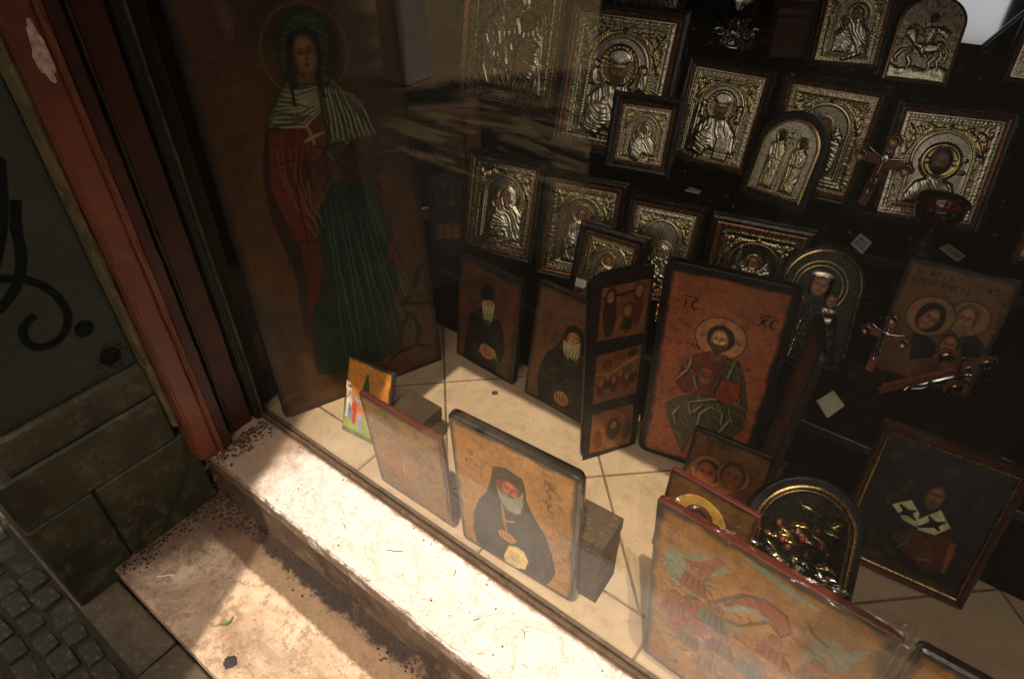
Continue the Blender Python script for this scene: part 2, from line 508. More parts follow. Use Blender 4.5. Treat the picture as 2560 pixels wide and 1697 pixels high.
SIL = np.array((0.80, 0.685, 0.45)); GOL = np.array((0.66, 0.48, 0.19)); OLD = np.array((0.30, 0.24, 0.13))
def folds(cv, d, amp, f, seed, ang=0.3, lab=None):
    """drapery: bundles of ridges that wander, inside d<0"""
    a = math.cos(ang), math.sin(ang)
    wob = (cv.vn(5, seed=seed) - 0.5) * 1.6 + (cv.vn(11, seed=seed + 1) - 0.5) * 0.7
    ph = 1.25 * f * (cv.X * a[0] + cv.Z * a[1]) + wob * 4
    r = 1 - np.abs(np.sin(ph)) ** 0.7
    r2 = 1 - np.abs(np.sin(ph * 0.5 + 2 * wob)) ** 0.8
    k = np.clip(-d / 0.03, 0, 1)
    r3 = 1 - np.abs(np.sin(ph * 2.1 + wob)) ** 0.8
    cv.hg = cv.hg + amp * k * (r * 0.55 + r2 * 0.45 + r3 * .28)

def plate(cv, arch=True, R=0.335, zs=None, field=1.0, seed=3, inner=SIL):
    """repousse ground: stippled border bands, scrolls in the spandrels, a rope arch over a plain niche"""
    A = cv.A
    zs = A - R - 0.13 if zs is None else zs
    cv.lb('plate')
    st = cv.vn(46, seed=seed); mott = cv.fbm(7, 4, seed)
    base = SIL * 0.85 * (1 - 0.6 * field * mott[..., None]) + GOL * (0.6 * field * mott[..., None])
    cv.c = base * (0.56 + 0.26 * st[..., None])
    sw = cv.vn(6, seed=seed + 7) * 9 + cv.vn(13, seed=seed + 8) * 4
    cv.hg = 0.0015 * st + 0.006 * (1 - np.abs(np.sin(sw * 2.0)) ** .6)
    e = np.minimum(np.minimum(cv.X + 0.5, 0.5 - cv.X), np.minimum(cv.Z, A - cv.Z))
    bands = (((0.022, 0.010, 0.012, GOL), (0.052, 0.014, 0.014, SIL * .9), (0.080, 0.008, 0.010, GOL)),
             ((0.014, 0.006, 0.010, SIL), (0.034, 0.005, 0.008, GOL), (0.066, 0.020, 0.012, GOL * .8)),
             ((0.030, 0.022, 0.010, SIL * .8), (0.068, 0.005, 0.012, GOL)),
             ((0.018, 0.008, 0.012, GOL), (0.040, 0.006, 0.008, SIL), (0.060, 0.006, 0.008, SIL), (0.084, 0.010, 0.014, GOL)))[seed % 4]
    for r0, wd, h, col in bands:
        cv.ridge(e - r0, wd, h)
        cv.fill(np.abs(e - r0) - wd * 0.8, col)
    bead = np.sin((cv.X + (cv.Z if seed % 2 else -cv.Z)) * (150, 95, 210)[seed % 3]) * np.exp(-((e - 0.036) / 0.009) ** 2)
    cv.hg += 0.004 * bead
    if arch:
        d = cv.arch(0, 0.12, zs, R)
        # scrolls and rosettes
        for sx in (-1, 1):
            cxx, czz = sx * 0.33, A - 0.185
            lay = (((cxx, czz, .075, .05, -sx * .5), (sx * .2, A - .12, .06, .022, sx * .25), (sx * .40, A - .29, .026, .06, sx * .2)),
                   ((sx * .35, A - .16, .045, .045, 0), (sx * .26, A - .15, .05, .02, -sx * .6), (sx * .40, A - .26, .022, .05, sx * .5), (sx * .31, A - .215, .03, .018, -sx * .9)),
                   ((sx * .36, A - .15, .05, .03, -sx * .8), (sx * .27, A - .13, .04, .022, sx * .1), (sx * .19, A - .125, .03, .016, 0), (sx * .41, A - .24, .022, .04, 0), (sx * .41, A - .33, .018, .035, 0)))[seed % 3]
            for (ex, ez, rx, rz, ro) in lay:
                q = cv.ell(ex, ez, rx, rz, ro); cv.up(q, 0.022, 0.03)
                cv.hg += np.where(q < 0, .006 * np.sin((cv.X * math.cos(ro) + cv.Z * math.sin(ro)) * 190), 0)
                cv.fill(q, GOL * (0.75 + 0.4 * cv.vn(26, seed=seed)[..., None]), 'ornament#%d%d' % (sx, int(abs(ex) * 100)))
            for (p, h) in (([(sx * .08, A - .15), (sx * .2, A - .16), (sx * .29, A - .23), (sx * .38, A - .38)], .018), ([(sx * .42, A - .14), (sx * .36, A - .27), (sx * .41, A - .45)], .015)):
                q = cv.line(p, .011); cv.ridge(np.clip(q, 0, None), .012, h); cv.fill(q, GOL)
        q = cv.ell(0, A - 0.115, .03, .03); cv.up(q, .035, .025); cv.fill(q, GOL, 'ornament#top')
        # niche
        inn = d < -0.0
        cv.hg = np.where(inn, 0.002 + 0.0005 * st, cv.hg)
        cv.fill(d, inner * (0.56 + 0.14 * st[..., None]), 'niche')
        th = np.arctan2(cv.Z - zs, cv.X)
        rope = 0.75 + 0.25 * np.sin(np.where(cv.Z > zs, th * R, cv.Z) * 210 + d * 160)
        q = np.abs(d) - 0.016
        cv.up(q, 0.022, 0.016); cv.hg = np.where(q < 0, cv.hg * rope, cv.hg); cv.fill(q, GOL * 1.05, 'arch')
        q = np.abs(d + 0.036) - 0.006
        cv.ridge(np.clip(q, 0, None), .006, .01); cv.fill(q, SIL)
        # sill band under the niche
        q = cv.rect(-.37, .37, .095, .125); cv.up(q, .02, .012); cv.fill(q, GOL * .9)
    return zs, R

def halo(cv, x, z, r, col=GOL, rays=26, lab='halo'):
    d = cv.ell(x, z, r, r)
    cv.up(d, 0.022, 0.02)
    th = np.arctan2(cv.Z - z, cv.X - x); rr = np.hypot(cv.X - x, cv.Z - z)
    cv.hg += np.where(d < 0, 0.007 * (0.5 + 0.5 * np.sin(th * rays + np.sin(rr * 90))), 0)
    cv.fill(d, np.asarray(col) * (0.7 + 0.35 * cv.vn(50, seed=4)[..., None]), lab)
    q = np.abs(d + 0.012) - 0.008
    cv.ridge(np.clip(q, 0, None), .008, .015); cv.fill(q, np.asarray(col) * 1.1)

def robe(cv, pts, h, seed, f=46, ang=0.3, col=SIL, lab='embossed_figure', amp=0.02):
    d = cv.poly(pts)
    cv.up(d, h, 0.09)
    folds(cv, d, amp, f, seed, ang)
    g = cv.vn(9, seed=seed + 3)[..., None]
    cv.fill(d, np.asarray(col) * (1.1 - 0.15 * g), lab)
    return d

def fig_mother(cv, zs, R, s=1.0, x0=0.04, zf=None, side=-1, hal=True, seed=5):
    zf = zs + 0.02 if zf is None else zf
    if hal: halo(cv, x0, zf, .175 * s); halo(cv, x0 + side * .15 * s, zf - .13 * s, .10 * s, lab='halo#2')
    robe(cv, [(x0 - .10 * s, zf + .08 * s), (x0, zf + .16 * s), (x0 + .11 * s, zf + .07 * s), (x0 + .14 * s, zf - .12 * s), (x0 + .27 * s, zf - .25 * s), (x0 + .29 * s, .14), (x0 - .29 * s, .14), (x0 - .30 * s, zf - .32 * s), (x0 - .14 * s, zf - .13 * s)], .05, seed, 40, .5)
    robe(cv, [(x0 + side * .02, zf - .24 * s), (x0 + side * .16 * s, zf - .20 * s), (x0 + side * .27 * s, zf - .34 * s), (x0 + side * .24 * s, zf - .62 * s), (x0 + side * .02, zf - .66 * s), (x0 - side * .08 * s, zf - .45 * s)], .065, seed + 7, 60, 1.2)
    robe(cv, [(x0 - side * .2, zf - .35 * s), (x0 - side * .12 * s, zf - .55 * s), (x0 + side * .12 * s, zf - .7 * s), (x0 + side * .1 * s, zf - .78 * s), (x0 - side * .2 * s, zf - .66 * s)], .06, seed + 9, 50, -.4)
    face(cv, x0 + side * .01, zf - .01 * s, .068 * s, .088 * s, lab='face', rot=side * -.2, look=side * .4, up=.055)
    face(cv, x0 + side * .15 * s, zf - .135 * s, .048 * s, .058 * s, lab='face#2', hair=HAIRC, rot=side * .25, look=-side * .4, up=.06)

def fig_bishop(cv, zs, R, s=1.0, zf=None, sides=True, seed=8):
    zf = zs - 0.02 if zf is None else zf
    halo(cv, 0, zf + .03, .19 * s)
    robe(cv, [(-.11 * s, zf - .10 * s), (.11 * s, zf - .10 * s), (.26 * s, zf - .26 * s), (.30 * s, .14), (-.30 * s, .14), (-.27 * s, zf - .26 * s)], .05, seed, 44, .25)
    robe(cv, [(-.26 * s, zf - .30 * s), (-.05 * s, zf - .22 * s), (.02, zf - .45 * s), (-.1 * s, zf - .62 * s), (-.27 * s, zf - .58 * s)], .062, seed + 2, 70, 1.3)
    q = cv.rect(.04 * s, .24 * s, zf - .62 * s, zf - .34 * s); cv.up(q, .06, .03); cv.fill(q, SIL * 1.1, 'embossed_figure')
    for xx in (.14 * s,):
        cv.fill(cv.rect(xx - .012, xx + .012, zf - .6 * s, zf - .36 * s), GOL); cv.fill(cv.rect(.07 * s, .21 * s, zf - .49 * s, zf - .46 * s), GOL)
    face(cv, 0, zf, .088 * s, .11 * s, lab='face', beard=lin('8d6a45'), up=.05)
    q = cv.ell(0, zf + .115 * s, .125 * s, .085 * s); cv.up(q, .055, .05); cv.fill(q, SIL * 1.15, 'embossed_figure')
    if sides:
        for sx in (-1, 1):
            x, z = sx * .235 * s, zf + .03
            halo(cv, x, z, .045, lab=None)
            robe(cv, [(x - .035, z - .03), (x + .035, z - .03), (x + .055, z - .2), (x - .055, z - .2)], .04, 20 + sx, 90, .1)
            cv.up(cv.ell(x, z, .025, .03), .045, .02)

def fig_saint(cv, zs, R, s=1.0, zf=None, seed=12, book=True):
    zf = zs + .04 if zf is None else zf
    halo(cv, 0, zf, .165 * s)
    robe(cv, [(-.07 * s, zf - .09 * s), (.07 * s, zf - .09 * s), (.19 * s, zf - .2 * s), (.27 * s, zf - .5 * s), (.25 * s, .14), (-.25 * s, .14), (-.27 * s, zf - .5 * s), (-.19 * s, zf - .2 * s)], .05, seed, 50, .2)
    face(cv, 0, zf - .01, .062 * s, .08 * s, lab='face', hair=HAIRC, up=.05)
    robe(cv, [(-.2 * s, zf - .35 * s), (-.06 * s, zf - .3 * s), (0, zf - .5 * s), (-.12 * s, zf - .6 * s)], .065, seed + 2, 70, 1.2)

def fig_angel(cv, zs, R, s=1.0, zf=None, seed=15):
    zf = zs + .06 if zf is None else zf
    for sx in (-1, 1):
        robe(cv, [(sx * .06, zf - .12), (sx * .17, zf + .02), (sx * .27, zf - .14), (sx * .26, zf - .5), (sx * .17, zf - .7), (sx * .12, zf - .35)], .03, seed + sx, 80, 1.4 * sx)
    halo(cv, 0, zf, .085 * s)
    robe(cv, [(-.06, zf - .08), (.06, zf - .08), (.13, zf - .2), (.09, zf - .42), (.16, zf - .75), (-.16, zf - .75), (-.09, zf - .42), (-.13, zf - .2)], .05, seed, 60, .15)
    for p in ([(-.11, zf - .16), (-.2, zf - .05), (-.19, zf + .12)], [(.11, zf - .16), (.22, zf - .12), (.25, zf - .2)]):
        q = cv.line(p, .022); cv.up(q, .05, .02); cv.fill(q, SIL * 1.1, 'embossed_figure')
    q = cv.line([(-.19, zf + .08), (-.2, zf + .22)], .008); cv.up(q, .04, .01); cv.fill(q, SIL * 1.2, 'embossed_figure')
    for sx in (-1, 1):
        q = cv.line([(sx * .07, zf - .74), (sx * .08, .16)], .03); cv.up(q, .045, .03); cv.fill(q, SIL, 'embossed_figure')
    face(cv, 0, zf, .05 * s, .06 * s, lab='face', hair=HAIRC, up=.05)

def fig_christ(cv, zs, R, seed=18):
    zf = zs - .03
    d = cv.ell(0, zf, .215, .215)
    cv.up(d, .03, .03); cv.fill(d, GOL * 1.15, 'halo')
    q = np.abs(d + .02) - .012; cv.ridge(np.clip(q, 0, None), .01, .02); cv.fill(q, GOL * 1.2)
    for p in ([(0, zf + .1), (0, zf + .21)], [(.1, zf), (.21, zf)], [(-.1, zf), (-.21, zf)]):
        q = cv.line(p, .028); cv.up(q, .042, .02); cv.fill(q, GOL, 'halo')
    robe(cv, [(-.06, zf - .17), (.06, zf - .17), (.2, zf - .24), (.29, zf - .42), (.29, .14), (-.29, .14), (-.29, zf - .42), (-.2, zf - .24)], .05, seed, 50, .4)
    q = cv.ell(0, zf + .01, .125, .16); cv.up(q, .045, .06); cv.fill(q, HAIRC, 'face')
    cv.fill(cv.rect(-.045, .045, zf - .2, zf - .1), SKIND, 'face')
    face(cv, 0, zf - .01, .078, .11, skin=lin('b87a4c'), lab='face', beard=lin('3a2012'), up=.05)
    for (x, z, n) in ((.26, zf + .04, 1), (.25, zf - .1, 2)):
        q = cv.ell(x, z, .03 * n, .022); cv.up(q, .015, .015); cv.fill(q, OLD, 'medallion#%d' % n)

def fig_two(cv, A):
    for (x, zf, gs) in ((-.19, A - .33, 1), (.2, A - .38, -1)):
        sf = '' if gs > 0 else '#2'
        halo(cv, x, zf, .105, lab='halo' + sf)
        robe(cv, [(x - .05, zf - .07), (x + .05, zf - .07), (x + .15, zf - .16), (x + .14, zf - .5), (x + .13, .09), (x - .13, .09), (x - .14, zf - .5), (x - .15, zf - .16)], .055, 30 + gs, 60, .1, lab='embossed_figure' + sf)
        robe(cv, [(x - .045, zf - .12), (x + .03, zf - .14), (x + .04, zf - .55), (x + .03, .1), (x - .05, .1), (x - .03, zf - .5)], .062, 34 + gs, 80, .05, col=GOL * 1.1, lab='gilded_stole' + sf)
        q = cv.line([(x - gs * .13, zf - .2), (x - gs * .10, zf - .36), (x + gs * .1, zf - .4)], .028); cv.up(q, .075, .03); cv.fill(q, SIL * 1.1, 'embossed_figure')
        face(cv, x, zf, .05, .062, skin=lin('6f4529'), lab='face' + sf, hair=HAIRC, beard=HAIRC, up=.05)
    for p, wd in (([(0, .1), (0, A - .19)], .012), ([(-.07, A - .33), (.07, A - .33)], .010), ([(-.045, A - .25), (.045, A - .25)], .009), ([(-.035, A - .42), (.035, A - .42)], .008)):
        q = cv.line(p, wd); cv.up(q, .04, .012); cv.fill(q, SIL * 1.25, 'embossed_cross')

def fig_rider(cv, A):
    """mounted saint over a rocky ground"""
    def limb(pts, wd, h=.055, col=SIL, lab='embossed_figure'):
        q = cv.line(pts, wd); cv.up(q, h, wd * 1.1); cv.fill(q, col, lab)
    rk = cv.poly([(-.47, .03), (.47, .03), (.47, .24), (.3, .3), (.1, .22), (-.1, .26), (-.3, .2), (-.47, .27)])
    cv.up(rk, .02, .05); cv.hg += np.where(rk < 0, .02 * cv.fbm(8, 3, 9), 0); cv.fill(rk, SIL * .85)
    # tail, hind and fore legs, belly, neck, head
    limb([(.29, .62), (.37, .52), (.36, .38), (.31, .30)], .022)
    limb([(.24, .56), (.30, .44), (.25, .36), (.30, .22)], .030)
    limb([(.19, .54), (.20, .42), (.14, .33), (.16, .20)], .028, .045)
    limb([(-.17, .52), (-.22, .40), (-.16, .31), (-.20, .18)], .028)
    limb([(-.2, .55), (-.34, .5), (-.42, .38), (-.38, .30)], .026)
    limb([(-.15, .60), (.0, .565), (.14, .575), (.25, .61)], .075, .075)
    limb([(-.17, .62), (-.24, .74), (-.24, .84)], .055, .07)
    limb([(-.24, .86), (-.31, .80), (-.335, .73)], .036, .075)
    for k in range(9):
        a = 2.5 - k * .33
        limb([(-.23 + .06 * math.cos(a), .80 + .06 * math.sin(a)), (-.23 + .13 * math.cos(a), .80 + .13 * math.sin(a))], .011, .06)
    q = cv.ell(.22, .64, .055, .05); cv.up(q, .09, .05)
    # rider
    robe(cv, [(.0, .62), (.1, .66), (.14, .82), (.1, .93), (.0, .93), (-.06, .83), (-.05, .7)], .085, 40, 70, .9)
    robe(cv, [(.08, .9), (.2, .93), (.34, .84), (.30, .70), (.2, .76), (.12, .8)], .05, 43, 60, -.6)
    limb([(.03, .64), (-.04, .52), (.02, .42)], .03, .09)
    limb([(-.02, .88), (-.13, .80), (-.05, .74)], .022, .095)
    limb([(-.10, .95), (-.02, .70), (.10, .40)], .008, .06)
    q = np.abs(cv.ell(.02, 1.05, .095, .095)) - .012; cv.up(q, .03, .012); cv.fill(q, SIL * 1.1, 'halo')
    face(cv, .02, 1.045, .055, .068, skin=lin('4c2a18'), lab='face', hair=lin('160c07'), up=.05)
    for z in (.56, .60, .64):
        limb([(-.44, z), (-.36, z + .03)], .01, .03)
# outlines of the painted figures, in units of each icon width
D = {
'saint':{'hood':((-0.09,1.911),(-0.068,1.982),(-0.031,2.037),(0.023,2.067),(0.075,2.071),(0.122,2.047),(0.149,1.999),(0.157,1.944),(0.145,1.883),(0.12,1.815),(0.139,1.762),(0.156,1.723),(0.109,1.73),(0.086,1.77),(0.091,1.869),(0.092,1.978),(0.047,2.009),(-0.002,1.988),(-0.04,1.939),(-0.059,1.887),(-0.064,1.819),(-0.08,1.814),(-0.092,1.843)),'face':((-0.033,1.918),(-0.008,1.962),(0.047,1.976),(0.085,1.945),(0.081,1.891),(0.058,1.838),(0.031,1.806),(0.003,1.799),(-0.023,1.82),(-0.035,1.864)),'neck':((-0.023,1.82),(0.048,1.811),(0.052,1.76),(0.033,1.741),(-0.031,1.765)),'hair':((-0.062,1.908),(-0.032,1.985),(0.055,2.012),(0.104,1.963),(0.107,1.887),(0.088,1.82),(0.082,1.734),(0.1,1.687),(0.074,1.695),(0.067,1.765),(0.067,1.822),(0.09,1.917),(0.052,1.969),(-0.009,1.959),(-0.033,1.918),(-0.045,1.851),(-0.056,1.725),(-0.055,1.667),(-0.073,1.677),(-0.071,1.756),(-0.074,1.841)),'shawl1':((-0.078,1.793),(-0.132,1.737),(-0.197,1.654),(-0.229,1.578),(-0.212,1.594),(-0.117,1.592),(-0.006,1.599),(0.056,1.649),(0.072,1.706),(0.06,1.759),(-0.031,1.768),(-0.049,1.753),(-0.065,1.784)),'shawl2':((0.065,1.693),(0.135,1.778),(0.174,1.735),(0.22,1.676),(0.262,1.585),(0.306,1.47),(0.249,1.47),(0.199,1.476),(0.171,1.466),(0.13,1.43),(0.132,1.474),(0.097,1.472),(0.06,1.463),(0.07,1.421),(0.083,1.37),(0.054,1.388),(0.034,1.428),(0.055,1.472),(0.062,1.526),(0.06,1.603)),'redrobe':((-0.218,1.584),(-0.008,1.592),(0.063,1.588),(0.05,1.465),(-0.033,1.441),(-0.088,1.412),(-0.123,1.363),(-0.126,1.282),(-0.105,1.15),(-0.146,0.927),(-0.189,0.808),(-0.214,1.001),(-0.246,1.184),(-0.27,1.314),(-0.243,1.467)),'redlow':((-0.205,1.026),(-0.084,0.993),(-0.109,0.851),(-0.151,0.699),(-0.209,0.618),(-0.272,0.496),(-0.222,0.702),(-0.208,0.861)),'cloak':((-0.225,1.585),(-0.267,1.472),(-0.291,1.359),(-0.299,1.197),(-0.281,1.038),(-0.266,0.925),(-0.24,0.871),(-0.234,0.953),(-0.25,1.168),(-0.27,1.314),(-0.243,1.467)),'cloak2':((-0.252,1.038),(-0.252,0.93),(-0.256,0.762),(-0.274,0.569),(-0.28,0.478),(-0.247,0.444),(-0.273,0.214),(-0.101,0.177),(-0.005,0.15),(0.154,0.169),(0.199,0.187),(0.257,0.223),(0.291,0.37),(0.242,0.519),(0.318,0.684),(0.274,0.896)),'sleeve':((0.086,1.377),(0.17,1.458),(0.309,1.457),(0.344,1.35),(0.286,1.277),(0.204,1.268),(0.127,1.234),(0.095,1.292)),'dress':((0.034,1.288),(0.103,1.29),(0.127,1.234),(0.241,1.278),(0.288,1.233),(0.313,1.047),(0.305,0.759),(-0.12,0.883),(-0.073,1.142),(-0.012,1.231)),'dressf':(((0.021,1.223),(-0.03,1.042),(-0.053,0.863),(-0.146,0.824),(-0.189,0.539),(-0.247,0.27)),((0.058,1.215),(0.01,1.032),(-0.011,0.851),(-0.106,0.812),(-0.151,0.526),(-0.201,0.252)),((0.095,1.206),(0.051,1.021),(0.033,0.838),(-0.065,0.8),(-0.111,0.512),(-0.155,0.233)),((0.133,1.198),(0.092,1.01),(0.076,0.825),(-0.024,0.787),(-0.072,0.498),(-0.107,0.214)),((0.172,1.189),(0.134,0.999),(0.121,0.813),(0.017,0.775),(-0.031,0.484),(-0.059,0.195)),((0.21,1.18),(0.176,0.988),(0.166,0.799),(0.06,0.762),(0.009,0.469),(-0.011,0.176)),((0.25,1.171),(0.219,0.977),(0.212,0.786),(0.103,0.749),(0.051,0.455),(0.039,0.156)),((0.29,1.162),(0.262,0.966),(0.258,0.773),(0.146,0.736),(0.093,0.44),(0.089,0.136))),'redR':((0.243,1.234),(0.29,1.188),(0.302,1.096),(0.307,0.954),(0.33,0.792),(0.336,0.699),(0.286,0.764),(0.289,0.959),(0.284,1.1)),'redR2':((0.274,0.896),(0.334,0.88),(0.311,0.827),(0.277,0.767),(0.26,0.812)),'hand':(-0.021,1.439,0.04,0.03),'arm':((-0.088,1.412),(-0.043,1.435),(0.017,1.447),(0.033,1.404),(0.012,1.343),(-0.047,1.38),(-0.105,1.302)),'cross':(((-0.028,1.573),(-0.021,1.533),(-0.012,1.485)),((-0.062,1.508),(-0.016,1.52),(0.043,1.531))),'fold':(((-0.135,1.709),(-0.079,1.693),(0.006,1.657)),((-0.16,1.669),(-0.092,1.636),(0.012,1.611)),((-0.215,1.598),(-0.161,1.603),(-0.013,1.604)),((0.121,1.714),(0.147,1.597),(0.158,1.485)),((0.153,1.709),(0.195,1.589),(0.208,1.48)),((0.189,1.689),(0.243,1.573),(0.258,1.491)),((0.224,1.653),(0.265,1.553),(0.293,1.493)),((0.085,1.675),(0.08,1.569),(0.053,1.48)),((-0.212,1.422),(-0.147,1.432),(-0.092,1.429)),((-0.116,1.394),(-0.154,1.247),(-0.148,1.073),(-0.154,0.93)),((-0.264,1.272),(-0.238,1.114),(-0.214,1.001)),((0.083,1.361),(0.101,1.282),(0.128,1.242),(0.199,1.287),(0.272,1.297)),((-0.074,1.402),(-0.076,1.321),(-0.048,1.222)),((0.018,1.375),(0.021,1.308),(-0.025,1.251))),'demon':(((0.497,0.713),(0.429,0.671),(0.395,0.576),(0.308,0.486),(0.471,0.437)),((0.312,0.441),(0.371,0.342),(0.383,0.269),(0.349,0.188),(0.443,0.141)),((0.37,0.18),(0.241,0.182),(0.17,0.139)),((0.257,0.223),(0.261,0.313),(0.327,0.402))),'arc':((0.313,1.382),(0.44,1.374),(0.524,1.306)),'floor':((-0.483,0.016),(0.497,0.035),(0.461,0.194),(0.21,0.194))},
'monk':{'robe':((-0.143,1.107),(-0.04,1.156),(0.085,1.133),(0.104,1.074),(0.116,0.935),(0.177,0.788),(0.263,0.654),(0.322,0.471),(0.354,0.278),(0.326,0.135),(0.265,0.006),(0.058,-0.016),(-0.105,0.033),(-0.276,0.007),(-0.359,0.058),(-0.382,0.203),(-0.364,0.419),(-0.297,0.637),(-0.225,0.769),(-0.175,0.938)),'hat':((-0.146,1.105),(-0.04,1.156),(0.092,1.128),(0.099,1.006),(0.026,1.039),(-0.06,1.031),(-0.136,0.975),(-0.171,0.884)),'face':((-0.133,0.971),(-0.053,1.031),(0.026,1.039),(0.071,1.005),(0.066,0.927),(0.02,0.842),(-0.054,0.828),(-0.115,0.866)),'beard':((-0.132,0.911),(-0.09,0.854),(-0.009,0.845),(0.058,0.912),(0.093,0.993),(0.096,0.882),(0.068,0.735),(0.015,0.695),(-0.059,0.709),(-0.108,0.793)),'hand':(-0.066,0.362,0.079,0.058),'scroll':((-0.054,0.264),(0.018,0.302),(0.089,0.294),(0.126,0.189),(0.092,0.064),(0.001,0.011),(-0.098,0.016),(-0.102,0.096)),'pend':(((-0.096,0.743),(-0.08,0.592),(-0.068,0.431)),((-0.098,0.536),(0.012,0.6))),'halo':(-0.013,0.937,0.319,0.378),'letters':((0.28,1.195),(0.319,1.196),(0.303,1.132),(0.308,1.082),(0.295,1.018),(0.305,0.961))},
'mon1':{'hat':((-0.122,1.027),(-0.149,1.196),(-0.021,1.31),(0.081,1.273),(0.119,1.121),(0.019,1.065)),'face':(0.008,1.0,0.102,0.088),'beard':((-0.097,0.982),(0.108,1.062),(0.115,0.874),(0.069,0.769),(0.021,0.784),(-0.037,0.758),(-0.076,0.862)),'robe':((-0.262,0.78),(-0.096,0.9),(0.022,0.775),(0.134,0.835),(0.226,0.859),(0.292,0.712),(0.332,0.445),(0.302,0.273),(0.222,0.192),(0.201,-0.014),(0.063,-0.025),(-0.353,-0.032),(-0.353,0.308),(-0.317,0.563)),'hand':(0.043,0.291,0.13,0.106),'paper':(((-0.025,0.387),(-0.091,0.224)),((0.13,0.374),(0.176,0.348),(0.221,0.211))),'halo':(-0.004,1.095,0.323,0.285),'red':((-0.301,1.4,0.155,0.103),(0.413,1.22,0.122,0.204),(-0.45,0.924,0.095,0.185),(-0.433,0.146,0.127,0.121),(0.298,0.753,0.108,0.163))},
'mon2':{'hood':((0.028,1.334),(0.135,1.394),(0.259,1.353),(0.37,1.275),(0.492,0.956),(0.709,0.275),(0.471,0.056),(0.112,0.068),(-0.254,0.031),(-0.316,0.351),(-0.296,0.569),(-0.228,0.804),(-0.088,0.968),(-0.019,1.154)),'face':(0.147,1.144,0.109,0.098),'beard':((-0.004,1.123),(0.096,1.073),(0.265,1.171),(0.276,0.985),(0.239,0.895),(0.158,0.9),(0.095,0.86),(0.016,0.959)),'hand':(0.119,0.21,0.122,0.11),'halo':(0.162,1.198,0.311,0.285),'letters':((-0.274,1.39),(-0.325,1.265),(-0.247,1.29),(-0.291,1.185),(-0.279,1.113))},
'triC':{'halo':(0.02,1.606,0.221,0.241),'hair':(0.02,1.606,0.121,0.141),'face':(0.012,1.58,0.077,0.112),'beard':((-0.067,1.523),(-0.023,1.456),(0.034,1.425),(0.085,1.491),(0.089,1.573),(0.07,1.503),(0.027,1.464)),'robe':((-0.154,1.379),(-0.048,1.447),(0.024,1.406),(0.094,1.445),(0.15,1.415),(0.08,1.24),(0.041,1.086),(0.052,0.945),(-0.106,0.902),(-0.218,0.897),(-0.293,0.98),(-0.262,1.205)),'mantle':((0.111,1.419),(0.215,1.405),(0.303,1.218),(0.377,0.946),(0.388,0.63),(0.301,0.481),(0.083,0.435),(-0.038,0.464),(-0.101,0.096),(-0.185,0.252),(-0.305,0.532),(-0.348,0.693),(-0.261,0.805),(-0.106,0.902),(0.068,0.933),(0.055,1.161)),'book':((0.101,1.195),(0.281,1.166),(0.3,1.006),(0.237,0.889),(0.068,0.933)),'hand':(-0.037,1.154,0.059,0.093),'neck':(0.009,1.417,0.052,0.072),'hand2':(0.263,0.964,0.045,0.061),'folds':(((-0.146,0.793),(-0.054,0.839),(0.11,0.922),(0.228,0.867),(0.28,0.699)),((-0.143,0.775),(-0.097,0.658),(-0.008,0.81)),((-0.02,0.532),(-0.016,0.691),(0.063,0.8),(0.149,0.779)),((0.191,0.622),(0.191,0.777),(0.121,0.861)),((0.177,1.408),(0.159,1.234),(0.153,1.127)),((-0.219,0.706),(-0.261,0.59),(-0.212,0.449)),((0.185,0.5),(0.258,0.709)),((-0.234,1.198),(-0.141,1.125),(-0.091,0.982)),((-0.197,1.314),(-0.203,1.174),(-0.293,1.034))),'IC':((-0.335,1.84),(-0.278,1.841)),'XC':((0.32,1.829),(0.378,1.831)),'side':((-0.349,1.432),(-0.294,1.425),(-0.241,1.425)),'side2':((0.242,1.331),(0.295,1.317),(0.334,1.313))},
'triL':{'f':(((-0.323,3.337),(0.463,3.317),(0.447,2.357),(-0.35,2.427)),((-0.344,2.163),(0.432,2.155),(0.413,1.18),(-0.379,1.202)),((-0.361,0.994),(0.397,0.975),(0.403,0.06),(-0.388,0.109)))},
'large':{'angel':((-0.449,0.968),(-0.417,1.049),(-0.36,1.065),(-0.341,1.033),(-0.285,1.123),(-0.209,1.135),(-0.158,1.149),(-0.126,1.122),(-0.189,1.021),(-0.276,1.034),(-0.276,0.945),(-0.183,0.976),(-0.222,0.896),(-0.32,0.792),(-0.399,0.806),(-0.435,0.878)),'angelred':((-0.356,1.019),(-0.264,1.07),(-0.191,1.176),(-0.152,1.156),(-0.218,1.004),(-0.296,0.989)),'mand':(0.031,0.846,0.27,0.269),'red1':((-0.355,0.685),(-0.259,0.775),(-0.152,0.839),(-0.117,0.81),(-0.163,0.656),(-0.08,0.64),(-0.159,0.464),(-0.304,0.379),(-0.371,0.409)),'red2':((-0.124,0.87),(-0.041,1.038),(0.037,1.086),(0.129,1.066),(0.16,0.964),(0.138,0.896),(0.083,0.974),(-0.016,0.965)),'teal':(((-0.12,0.834),(-0.054,0.921),(0.014,0.96),(0.088,0.942)),((-0.087,1.264),(0.003,1.252),(0.107,1.223),(0.223,1.211)),((-0.094,0.753),(-0.045,0.741),(-0.03,0.745)),((0.233,0.936),(0.262,0.852),(0.333,0.893)),((0.384,1.03),(0.43,1.14))),'dark':(((-0.377,0.496),(-0.346,0.68),(-0.292,0.767),(-0.169,0.847),(-0.054,1.025),(0.031,1.08),(0.123,1.06),(0.166,0.97)),((-0.142,0.753),(-0.037,0.793),(0.073,0.95),(0.138,0.896)),((0.197,1.121),(0.243,1.052),(0.305,1.028)),((-0.251,0.506),(-0.111,0.494),(0.001,0.516)),((0.114,0.783),(0.193,0.744),(0.217,0.689))),'angel2':((0.231,0.946),(0.267,1.057),(0.339,1.097),(0.403,1.054),(0.403,0.949),(0.335,0.882),(0.275,0.855))},
